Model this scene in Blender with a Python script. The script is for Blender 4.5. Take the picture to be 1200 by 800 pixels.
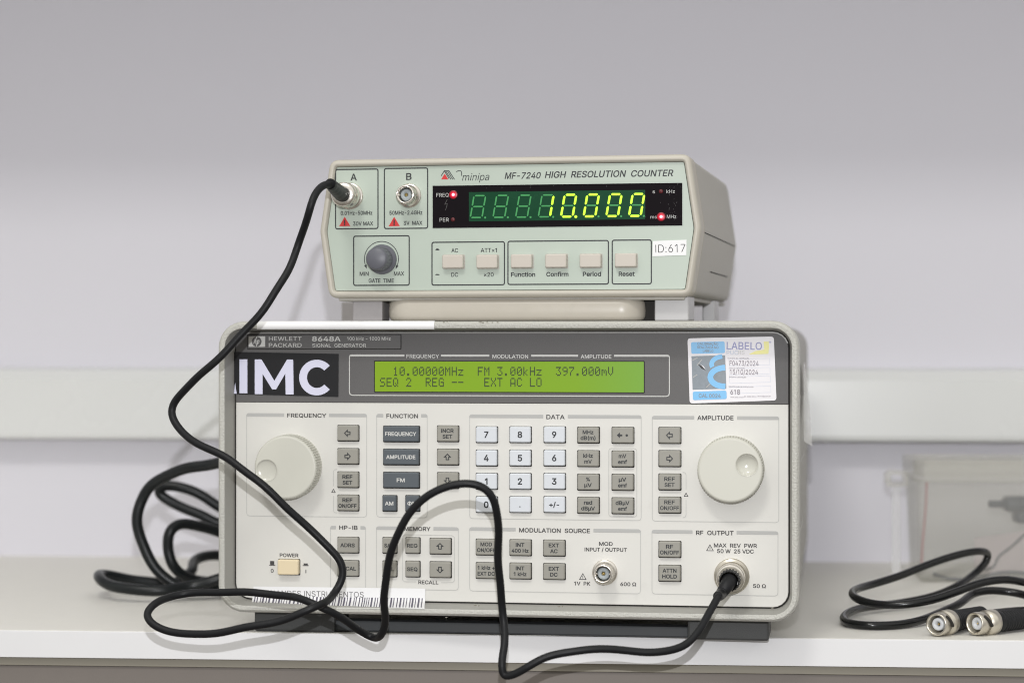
import bpy, bmesh, math, random
from mathutils import Vector, Matrix
from mathutils.geometry import tessellate_polygon
random.seed(7)
for o in list(bpy.data.objects): bpy.data.objects.remove(o)
scn = bpy.context.scene
COL = scn.collection
R = math.radians

# ---------------------------------------------------------------- camera, world, lights, exposure
F = 2600.0                      # focal length in pixels of the 1200 px wide photograph
CAM = Vector((0, 0, .168))      # lens 168 mm above the desk top (z = 0); y runs away from the lens
cd = bpy.data.cameras.new('camera'); cam = bpy.data.objects.new('camera', cd); COL.objects.link(cam)
cam.location = CAM; cam.rotation_euler = (R(90), 0, 0)
cd.sensor_width = 36; cd.lens = 36*F/1200; cd.clip_start = .02; cd.clip_end = 50
cd.dof.use_dof = True; cd.dof.focus_distance = 1.245; cd.dof.aperture_fstop = 7
scn.camera = cam

w = bpy.data.worlds.new('World'); scn.world = w; w.use_nodes = True
nt = w.node_tree; bg = nt.nodes['Background']
tc = nt.nodes.new('ShaderNodeTexCoord'); sp = nt.nodes.new('ShaderNodeSeparateXYZ')
rp = nt.nodes.new('ShaderNodeValToRGB'); mr = nt.nodes.new('ShaderNodeMapRange')
nt.links.new(tc.outputs['Generated'], sp.inputs[0]); nt.links.new(sp.outputs['Z'], mr.inputs[0])
mr.inputs[1].default_value = -1; mr.inputs[2].default_value = 1
nt.links.new(mr.outputs[0], rp.inputs[0]); nt.links.new(rp.outputs[0], bg.inputs[0])
e = rp.color_ramp.elements
e[0].position = .30; e[0].color = (.235, .215, .19, 1)
e[1].position = .80; e[1].color = (1.0, .985, .94, 1)
m_ = rp.color_ramp.elements.new(.52); m_.color = (.52, .51, .49, 1)
bg.inputs[1].default_value = .96

def area(name, loc, target, sx, sy, power, color):
    l = bpy.data.lights.new(name, 'AREA'); l.shape = 'RECTANGLE'; l.size = sx; l.size_y = sy
    l.energy = power; l.color = color
    o = bpy.data.objects.new(name, l); COL.objects.link(o); o.location = loc
    o.rotation_euler = (Vector(target)-Vector(loc)).to_track_quat('-Z', 'Y').to_euler()
    return o
area('camera_flash', (.0, -.01, .168+.11), (0, 1.3, .16), .012, .006, 6.75, (.97, .975, 1.0))
area('ceiling_lamp', (-.50, -.35, 2.05), (0, 1.5, .1), .55, .28, 17.0, (1.0, .985, .93))

scn.view_settings.view_transform = 'Standard'; scn.view_settings.look = 'None'
scn.cycles.filter_width = 1.05
scn.view_settings.exposure = 0; scn.view_settings.gamma = 1

# ---------------------------------------------------------------- materials
MATS = {}
def mat(name, col, rough=.5, metal=0, noise=0, nscale=200, bump=0, bscale=600, spec=.5, coat=0, emit=None, es=0, dirt=0, trans=0):
    m = bpy.data.materials.new(name); m.use_nodes = True; MATS[name] = m
    t = m.node_tree; b = t.nodes['Principled BSDF']; N = t.nodes.new; K = t.links.new
    b.inputs['Base Color'].default_value = (*col, 1); b.inputs['Roughness'].default_value = rough
    b.inputs['Metallic'].default_value = metal; b.inputs['Specular IOR Level'].default_value = spec
    b.inputs['Coat Weight'].default_value = coat
    tcn = N('ShaderNodeTexCoord')
    if noise or dirt:
        n = N('ShaderNodeTexNoise'); n.inputs['Scale'].default_value = nscale; n.inputs['Detail'].default_value = 4
        K(tcn.outputs['Object'], n.inputs['Vector'])
        mx = N('ShaderNodeMixRGB'); mx.blend_type = 'MIX'
        mx.inputs[1].default_value = (*[c*(1-noise) for c in col], 1)
        mx.inputs[2].default_value = (*[min(1, c*(1+noise)) for c in col], 1)
        K(n.outputs['Fac'], mx.inputs[0]); out = mx.outputs[0]
        if dirt:
            n2 = N('ShaderNodeTexNoise'); n2.inputs['Scale'].default_value = 45; n2.inputs['Detail'].default_value = 8; n2.inputs['Roughness'].default_value = .7
            K(tcn.outputs['Object'], n2.inputs['Vector'])
            r2 = N('ShaderNodeMapRange'); r2.inputs[1].default_value = .62; r2.inputs[2].default_value = .80
            r2.inputs[3].default_value = 0; r2.inputs[4].default_value = dirt
            K(n2.outputs['Fac'], r2.inputs[0])
            m2 = N('ShaderNodeMixRGB'); K(r2.outputs[0], m2.inputs[0]); K(out, m2.inputs[1])
            m2.inputs[2].default_value = (*[c*.45 for c in col], 1); out = m2.outputs[0]
        K(out, b.inputs['Base Color'])
        rr = N('ShaderNodeMapRange'); rr.inputs[3].default_value = max(.02, rough-.08); rr.inputs[4].default_value = min(1, rough+.08)
        K(n.outputs['Fac'], rr.inputs[0]); K(rr.outputs[0], b.inputs['Roughness'])
    if bump:
        n = N('ShaderNodeTexNoise'); n.inputs['Scale'].default_value = bscale; n.inputs['Detail'].default_value = 2
        K(tcn.outputs['Object'], n.inputs['Vector'])
        bp = N('ShaderNodeBump'); bp.inputs['Strength'].default_value = bump; bp.inputs['Distance'].default_value = .0006
        K(n.outputs['Fac'], bp.inputs['Height']); K(bp.outputs[0], b.inputs['Normal'])
    if emit:
        b.inputs['Emission Color'].default_value = (*emit, 1); b.inputs['Emission Strength'].default_value = es
    if trans:
        b.inputs['Alpha'].default_value = 1-trans
    return m

mat('wall paint', (.715, .705, .765), .6, noise=.02, nscale=6, bump=.12, bscale=260)
mat('trunking plastic', (.73, .74, .735), .26, noise=.012, nscale=8)
mat('desk laminate', (.78, .765, .72), .5, noise=.035, nscale=60, bump=.1, bscale=900, spec=.4, dirt=.10)
mat('desk edge band', (.775, .775, .79), .45, noise=.015, nscale=30)
mat('desk rail', (.275, .255, .21), .6, noise=.03, nscale=40)
mat('desk drawer', (.19, .168, .152), .6, noise=.04, nscale=80, bump=.1, bscale=900)
mat('frame grey paint', (.51, .505, .465), .33, noise=.10, nscale=900, bump=1.0, bscale=1000, dirt=.35)
mat('frame inner paint', (.36, .355, .33), .5, noise=.05, nscale=500, bump=.3, bscale=1500)
mat('case beige paint', (.42, .41, .38), .5, noise=.05, nscale=300, bump=.4, bscale=1300)
mat('panel off white', (.70, .69, .655), .45, noise=.018, nscale=90, bump=.06, bscale=2500, dirt=.16)
mat('header grey', (.125, .121, .121), .5, spec=.35, noise=.09, nscale=1800, bump=.15, bscale=2500)
mat('header lip', (.30, .295, .28), .4)
mat('name plate grey', (.105, .102, .102), .42, noise=.05, nscale=900)
mat('dark gap', (.02, .018, .016), .8)
mat('print grey', (.46, .46, .45), .6)
mat('print line', (.52, .52, .50), .6)
mat('print dark', (.055, .052, .052), .6)
mat('print pale', (.62, .62, .60), .5)
mat('print black', (.022, .025, .028), .5)
mat('print red', (.62, .03, .03), .5)
mat('key grey', (.315, .305, .27), .5, noise=.03, nscale=300)
mat('key white', (.66, .69, .735), .45, noise=.02, nscale=300)
mat('key slate', (.085, .10, .115), .5, noise=.05, nscale=300)
mat('knob cream', (.60, .595, .53), .42, noise=.015, nscale=120)
mat('knob dimple', (.60, .595, .53), .16, coat=.6)
mat('power cream', (.78, .66, .45), .45)
mat('lcd pixel', (.035, .06, .012), .6)
mat('foot dark', (.055, .057, .057), .55, noise=.05, nscale=400, bump=.2, bscale=1500)
mat('bar slate', (.050, .055, .060), .5, noise=.05, nscale=200)
mat('sticker black', (.013, .013, .015), .4, spec=.3)
mat('sticker letter', (.70, .70, .86), .45)
mat('sticker white', (.82, .80, .83), .4)
mat('sticker blue', (.16, .48, .82), .35)
mat('sticker holo', (.21, .245, .28), .4, noise=.35, nscale=420)
mat('sticker yellow', (.88, .84, .30), .4)
mat('sticker text', (.30, .27, .30), .6)
mat('sticker violet', (.36, .37, .62), .6)
mat('sticker pale', (.58, .64, .76), .6)
mat('paper white', (.84, .84, .85), .5)
mat('barcode ink', (.10, .09, .13), .6)
mat('counter bezel', (.52, .49, .425), .42, noise=.025, nscale=300, bump=.2, bscale=1800, dirt=.12)
mat('counter case', (.46, .445, .405), .5, noise=.04, nscale=300, bump=.3, bscale=1400)
mat('counter green', (.475, .54, .475), .38, noise=.015, nscale=70, dirt=.05)
mat('counter button', (.565, .52, .46), .42, noise=.02, nscale=300)
mat('window black', (.006, .004, .006), .12, spec=.18)
mat('display green', (.008, .058, .026), .25, spec=.15, noise=.1, nscale=120)
mat('segment dim', (.06, .30, .10), .4, spec=.2, emit=(.08, .42, .12), es=.05)
mat('segment lit', (.35, .7, .03), .4, emit=(.54, 1.0, .01), es=.80)
mat('led off', (.10, .008, .012), .35)
mat('led core', (1, .3, .4), .4, emit=(1, .40, .52), es=1.9)
mat('knob slate', (.125, .128, .15), .42, noise=.03, nscale=200)
mat('metal nickel', (.80, .76, .70), .24, metal=1, noise=.05, nscale=600)
mat('metal dull', (.66, .62, .54), .32, metal=1, noise=.06, nscale=600)
mat('metal gold', (.80, .58, .22), .3, metal=1)
mat('insulator white', (.60, .62, .65), .4)
mat('insulator grey', (.34, .38, .40), .4)
mat('handle beige', (.49, .455, .395), .34, noise=.03, nscale=120, dirt=.2)
mat('foot grey', (.40, .38, .385), .5, noise=.04, nscale=300)
mat('foot silver', (.49, .485, .49), .36, noise=.06, nscale=90)
mat('cable rubber', (.009, .0095, .011), .45, spec=.25, noise=.15, nscale=150, bump=.1, bscale=900)
mat('cable glossy', (.006, .0065, .007), .22, spec=.4, noise=.1, nscale=150)
mat('boot rubber', (.009, .0095, .011), .5, spec=.3, noise=.1, nscale=300)
mat('cord rubber', (.007, .009, .010), .34, spec=.35, noise=.1, nscale=200)
mat('adapter dark', (.012, .022, .048), .4)
mat('leaflet mauve', (.60, .53, .56), .6)
mat('wire blue', (.05, .06, .09), .5)
mat('strip red', (.50, .24, .26), .5)
mat('tape clear', (.80, .80, .79), .25, trans=.35)
mat('film clear', (.85, .85, .88), .3, trans=.65)
mat('screw grey', (.57, .565, .60), .5)
mat('dust', (.09, .088, .09), .8)
mat('blocker white', (.7, .7, .7), .5)

# backlit liquid crystal panel
m = mat('lcd backlight', (.12, .20, .02), .22, spec=.2)
t = m.node_tree; b = t.nodes['Principled BSDF']; tcn = t.nodes.new('ShaderNodeTexCoord')
sx = t.nodes.new('ShaderNodeSeparateXYZ'); t.links.new(tcn.outputs['Generated'], sx.inputs[0])
rmp = t.nodes.new('ShaderNodeValToRGB'); t.links.new(sx.outputs['X'], rmp.inputs[0])
rmp.color_ramp.elements[0].color = (.25, .40, .010, 1); rmp.color_ramp.elements[1].color = (.17, .41, .075, 1)
nn = rmp.color_ramp.elements.new(.75); nn.color = (.22, .405, .02, 1)
t.links.new(rmp.outputs[0], b.inputs['Emission Color']); b.inputs['Emission Strength'].default_value = .52
# halo around a lit red lamp, painted as emission that fades outwards
m = mat('led halo', (.2, .0, .01), .35)
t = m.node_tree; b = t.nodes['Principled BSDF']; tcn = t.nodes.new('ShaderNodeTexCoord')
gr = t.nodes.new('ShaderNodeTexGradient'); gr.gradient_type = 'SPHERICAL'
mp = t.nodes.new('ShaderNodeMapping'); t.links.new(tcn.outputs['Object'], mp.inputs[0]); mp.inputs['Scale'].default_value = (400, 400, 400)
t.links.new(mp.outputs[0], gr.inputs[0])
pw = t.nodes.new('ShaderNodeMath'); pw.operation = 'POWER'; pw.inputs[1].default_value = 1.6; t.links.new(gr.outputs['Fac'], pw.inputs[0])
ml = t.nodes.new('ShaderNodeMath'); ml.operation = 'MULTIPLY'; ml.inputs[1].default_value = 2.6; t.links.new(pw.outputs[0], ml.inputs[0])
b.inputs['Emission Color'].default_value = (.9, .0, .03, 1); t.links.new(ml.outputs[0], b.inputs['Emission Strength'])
# clear storage box plastic
m = mat('box plastic', (.78, .77, .74), .18)
t = m.node_tree; b = t.nodes['Principled BSDF']; out = t.nodes['Material Output']
tr = t.nodes.new('ShaderNodeBsdfTransparent'); tr.inputs[0].default_value = (.95, .95, .94, 1)
mix = t.nodes.new('ShaderNodeMixShader'); mix.inputs[0].default_value = .15
t.links.new(tr.outputs[0], mix.inputs[1]); t.links.new(b.outputs[0], mix.inputs[2]); t.links.new(mix.outputs[0], out.inputs[0])
m = mat('box rim plastic', (.62, .61, .56), .2)
t = m.node_tree; b = t.nodes['Principled BSDF']; out = t.nodes['Material Output']
tr = t.nodes.new('ShaderNodeBsdfTransparent')
mix = t.nodes.new('ShaderNodeMixShader'); mix.inputs[0].default_value = .34
t.links.new(tr.outputs[0], mix.inputs[1]); t.links.new(b.outputs[0], mix.inputs[2]); t.links.new(mix.outputs[0], out.inputs[0])

# ---------------------------------------------------------------- mesh helpers
class MB:
    def __init__(s): s.v = []; s.f = []; s.m = []; s.s = []; s.mats = []
    def mi(s, name):
        if name not in s.mats: s.mats.append(name)
        return s.mats.index(name)
    def add(s, vf, m, smooth=False, M=None):
        v, f = vf; k = len(s.v); i = s.mi(m)
        for p in v:
            p = Vector(p)
            if M is not None: p = M @ p
            s.v.append(p)
        for q in f: s.f.append([a+k for a in q]); s.m.append(i); s.s.append(smooth)
        return s
    def build(s, name, parent=None, label=None, origin=None):
        o0 = Vector(origin) if origin else Vector((0, 0, 0))
        me = bpy.data.meshes.new(name); me.from_pydata([tuple(p-o0) for p in s.v], [], s.f)
        for n in s.mats: me.materials.append(MATS[n])
        for i, p in enumerate(me.polygons): p.material_index = s.m[i]; p.use_smooth = s.s[i]
        bm = bmesh.new(); bm.from_mesh(me)
        bmesh.ops.recalc_face_normals(bm, faces=[f for f in bm.faces]); bm.to_mesh(me); bm.free()
        me.update()
        o = bpy.data.objects.new(name, me); COL.objects.link(o); o.location = o0
        if parent is not None: o.parent = parent
        if label: o['label'] = label
        return o

def tag(o, label=None, cat=None, group=None, kind=None):
    if label: o['label'] = label
    if cat: o['category'] = cat
    if group: o['group'] = group
    if kind: o['kind'] = kind
    return o
def empty(name, loc, rz=0):
    o = bpy.data.objects.new(name, None); COL.objects.link(o); o.location = loc; o.rotation_euler = (0, 0, rz)
    o.empty_display_size = .02
    return o

def rbox(x0, x1, y0, y1, z0, z1, r=0, seg=2):
    bm = bmesh.new(); bmesh.ops.create_cube(bm, size=1)
    for v in bm.verts:
        v.co = Vector(((x0+x1)/2+v.co.x*(x1-x0), (y0+y1)/2+v.co.y*(y1-y0), (z0+z1)/2+v.co.z*(z1-z0)))
    if r: bmesh.ops.bevel(bm, geom=bm.edges[:], offset=r, segments=seg, profile=.5, affect='EDGES')
    bm.verts.index_update()
    vf = ([v.co.copy() for v in bm.verts], [[v.index for v in f.verts] for f in bm.faces]); bm.free()
    return vf
def rrect(x0, x1, z0, z1, r, n=5):
    r = max(r, 1e-5); pts = []
    for cx, cz, a0 in ((x1-r, z0+r, -90), (x1-r, z1-r, 0), (x0+r, z1-r, 90), (x0+r, z0+r, 180)):
        for i in range(n+1):
            a = R(a0+90*i/n); pts.append((cx+r*math.cos(a), cz+r*math.sin(a)))
    return pts
def loft(rings, cap0=False, cap1=False, closed=True):
    v = []; f = []; n = len(rings[0])
    for r_ in rings: v += r_
    for k in range(len(rings)-1):
        for i in range(n if closed else n-1):
            j = (i+1) % n; f.append([k*n+i, k*n+j, (k+1)*n+j, (k+1)*n+i])
    if cap0: f.append(list(range(n)))
    if cap1: f.append([(len(rings)-1)*n+i for i in range(n)])
    return v, f
def prism(pts, y0, y1, r=0):      # 2D (x,z) outline, front at y0 (nearer the viewer), back at y1
    if r:
        return loft([[(x, y1, z) for x, z in pts], [(x, y0+r, z) for x, z in pts], [(x, y0, z) for x, z in inset(pts, r)]], True, True)
    return loft([[(x, y1, z) for x, z in pts], [(x, y0, z) for x, z in pts]], True, True)
def inset(pts, d):
    out = []; n = len(pts)
    A = sum(pts[i][0]*pts[(i+1) % n][1]-pts[(i+1) % n][0]*pts[i][1] for i in range(n))
    s = 1 if A > 0 else -1
    for i in range(n):
        p0 = Vector(pts[i-1]); p = Vector(pts[i]); p1 = Vector(pts[(i+1) % n])
        e0 = (p-p0).normalized() if (p-p0).length > 1e-9 else (p1-p).normalized()
        e1 = (p1-p).normalized() if (p1-p).length > 1e-9 else e0
        n0 = Vector((-e0.y, e0.x))*s; n1 = Vector((-e1.y, e1.x))*s
        b_ = (n0+n1); L_ = b_.length
        b_ = b_/L_ if L_ > 1e-6 else n0
        c = max(.4, b_.dot(n0)); q = p+b_*(d/c); out.append((q.x, q.y))
    return out
def roundpoly(pts, rads, n=5):
    out = []; N_ = len(pts)
    for i in range(N_):
        p0 = Vector(pts[i-1]); p = Vector(pts[i]); p1 = Vector(pts[(i+1) % N_]); r = rads[i]
        a = (p0-p).normalized(); b_ = (p1-p).normalized()
        ang = a.angle(b_); t_ = r/math.tan(ang/2); t_ = min(t_, (p0-p).length*.49, (p1-p).length*.49)
        A = p+a*t_; B = p+b_*t_
        for k in range(n+1):
            u = k/n; q = A*(1-u)**2+p*2*u*(1-u)+B*u*u; out.append((q.x, q.y))
    return out
def flat(pts, y): return [(x, y, z) for x, z in pts], [list(range(len(pts)))]
EPS = [0]
def eps():
    EPS[0] = (EPS[0]+1) % 40
    return .00006+EPS[0]*3e-6
def ribbon(pts, wd, y, closed=False):
    n = len(pts); L_ = []; Rr = []
    for i in range(n):
        if closed: a = Vector(pts[i-1]); b_ = Vector(pts[(i+1) % n])
        else: a = Vector(pts[max(0, i-1)]); b_ = Vector(pts[min(n-1, i+1)])
        p = Vector(pts[i])
        d0 = (p-a).normalized() if (p-a).length > 1e-9 else (b_-p).normalized()
        d1 = (b_-p).normalized() if (b_-p).length > 1e-9 else d0
        n0 = Vector((-d0.y, d0.x)); n1 = Vector((-d1.y, d1.x)); nn_ = (n0+n1)
        nn_ = nn_.normalized() if nn_.length > 1e-6 else n0
        c = max(.35, nn_.dot(n0)); q = nn_*(wd/2/c)
        L_.append((p.x+q.x, y, p.y+q.y)); Rr.append((p.x-q.x, y, p.y-q.y))
    v = L_+Rr; f = []
    for i in range(n if closed else n-1):
        j = (i+1) % n; f.append([i, j, n+j, n+i])
    return v, f
def disc(cx, cz, r, y, n=32): return flat([(cx+r*math.cos(2*math.pi*i/n), cz+r*math.sin(2*math.pi*i/n)) for i in range(n)], y)
def lathe(prof, cx, cz, n=40, knurl=None, kd=1):   # prof: (y, r); axis runs along y
    rings = []
    for k, (y, r) in enumerate(prof):
        rg = []
        for i in range(n):
            a = 2*math.pi*i/n; rr = r
            if knurl and k in knurl and (i//kd) % 2: rr = r-knurl[k]
            rg.append((cx+rr*math.cos(a), y, cz+rr*math.sin(a)))
        rings.append(rg)
    return loft(rings)
def aim(p, d):
    return Matrix.Translation(Vector(p)) @ Vector((0, -1, 0)).rotation_difference(Vector(d).normalized()).to_matrix().to_4x4()
def smoothpath(P, sub=10):
    out = []; n = len(P)
    for i in range(n-1):
        p0 = P[max(0, i-1)]; p1 = P[i]; p2 = P[i+1]; p3 = P[min(n-1, i+2)]
        t0 = 0; t1 = t0+max(1e-5, (p1-p0).length)**.5; t2 = t1+max(1e-5, (p2-p1).length)**.5; t3 = t2+max(1e-5, (p3-p2).length)**.5
        for k in range(sub):
            t_ = t1+(t2-t1)*k/sub
            A1 = p0.lerp(p1, (t_-t0)/(t1-t0)) if i > 0 else p1
            A2 = p1.lerp(p2, (t_-t1)/(t2-t1)); A3 = p2.lerp(p3, (t_-t2)/(t3-t2)) if i < n-2 else p2
            B1 = A1.lerp(A2, (t_-t0)/(t2-t0)); B2 = A2.lerp(A3, (t_-t1)/(t3-t1))
            out.append(B1.lerp(B2, (t_-t1)/(t2-t1)))
    out.append(P[-1].copy())
    return out
def relax(P, it):
    for _ in range(it):
        Q = [p.copy() for p in P]
        for i in range(1, len(P)-1): Q[i] = P[i]*.5+(P[i-1]+P[i+1])*.25
        P = Q
    return P
def tube(P, r, n=14):
    rings = []; T = (P[1]-P[0]).normalized(); up = Vector((0, 0, 1)) if abs(T.z) < .9 else Vector((1, 0, 0))
    N_ = T.cross(up).normalized()
    for i, p in enumerate(P):
        T2 = (P[min(len(P)-1, i+1)]-P[max(0, i-1)]).normalized()
        N_ = (N_-T2*N_.dot(T2)).normalized(); B = T2.cross(N_)
        rr = r[i] if isinstance(r, list) else r
        rings.append([tuple(p+(N_*math.cos(2*math.pi*k/n)+B*math.sin(2*math.pi*k/n))*rr) for k in range(n)])
    return loft(rings, True, True)

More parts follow.
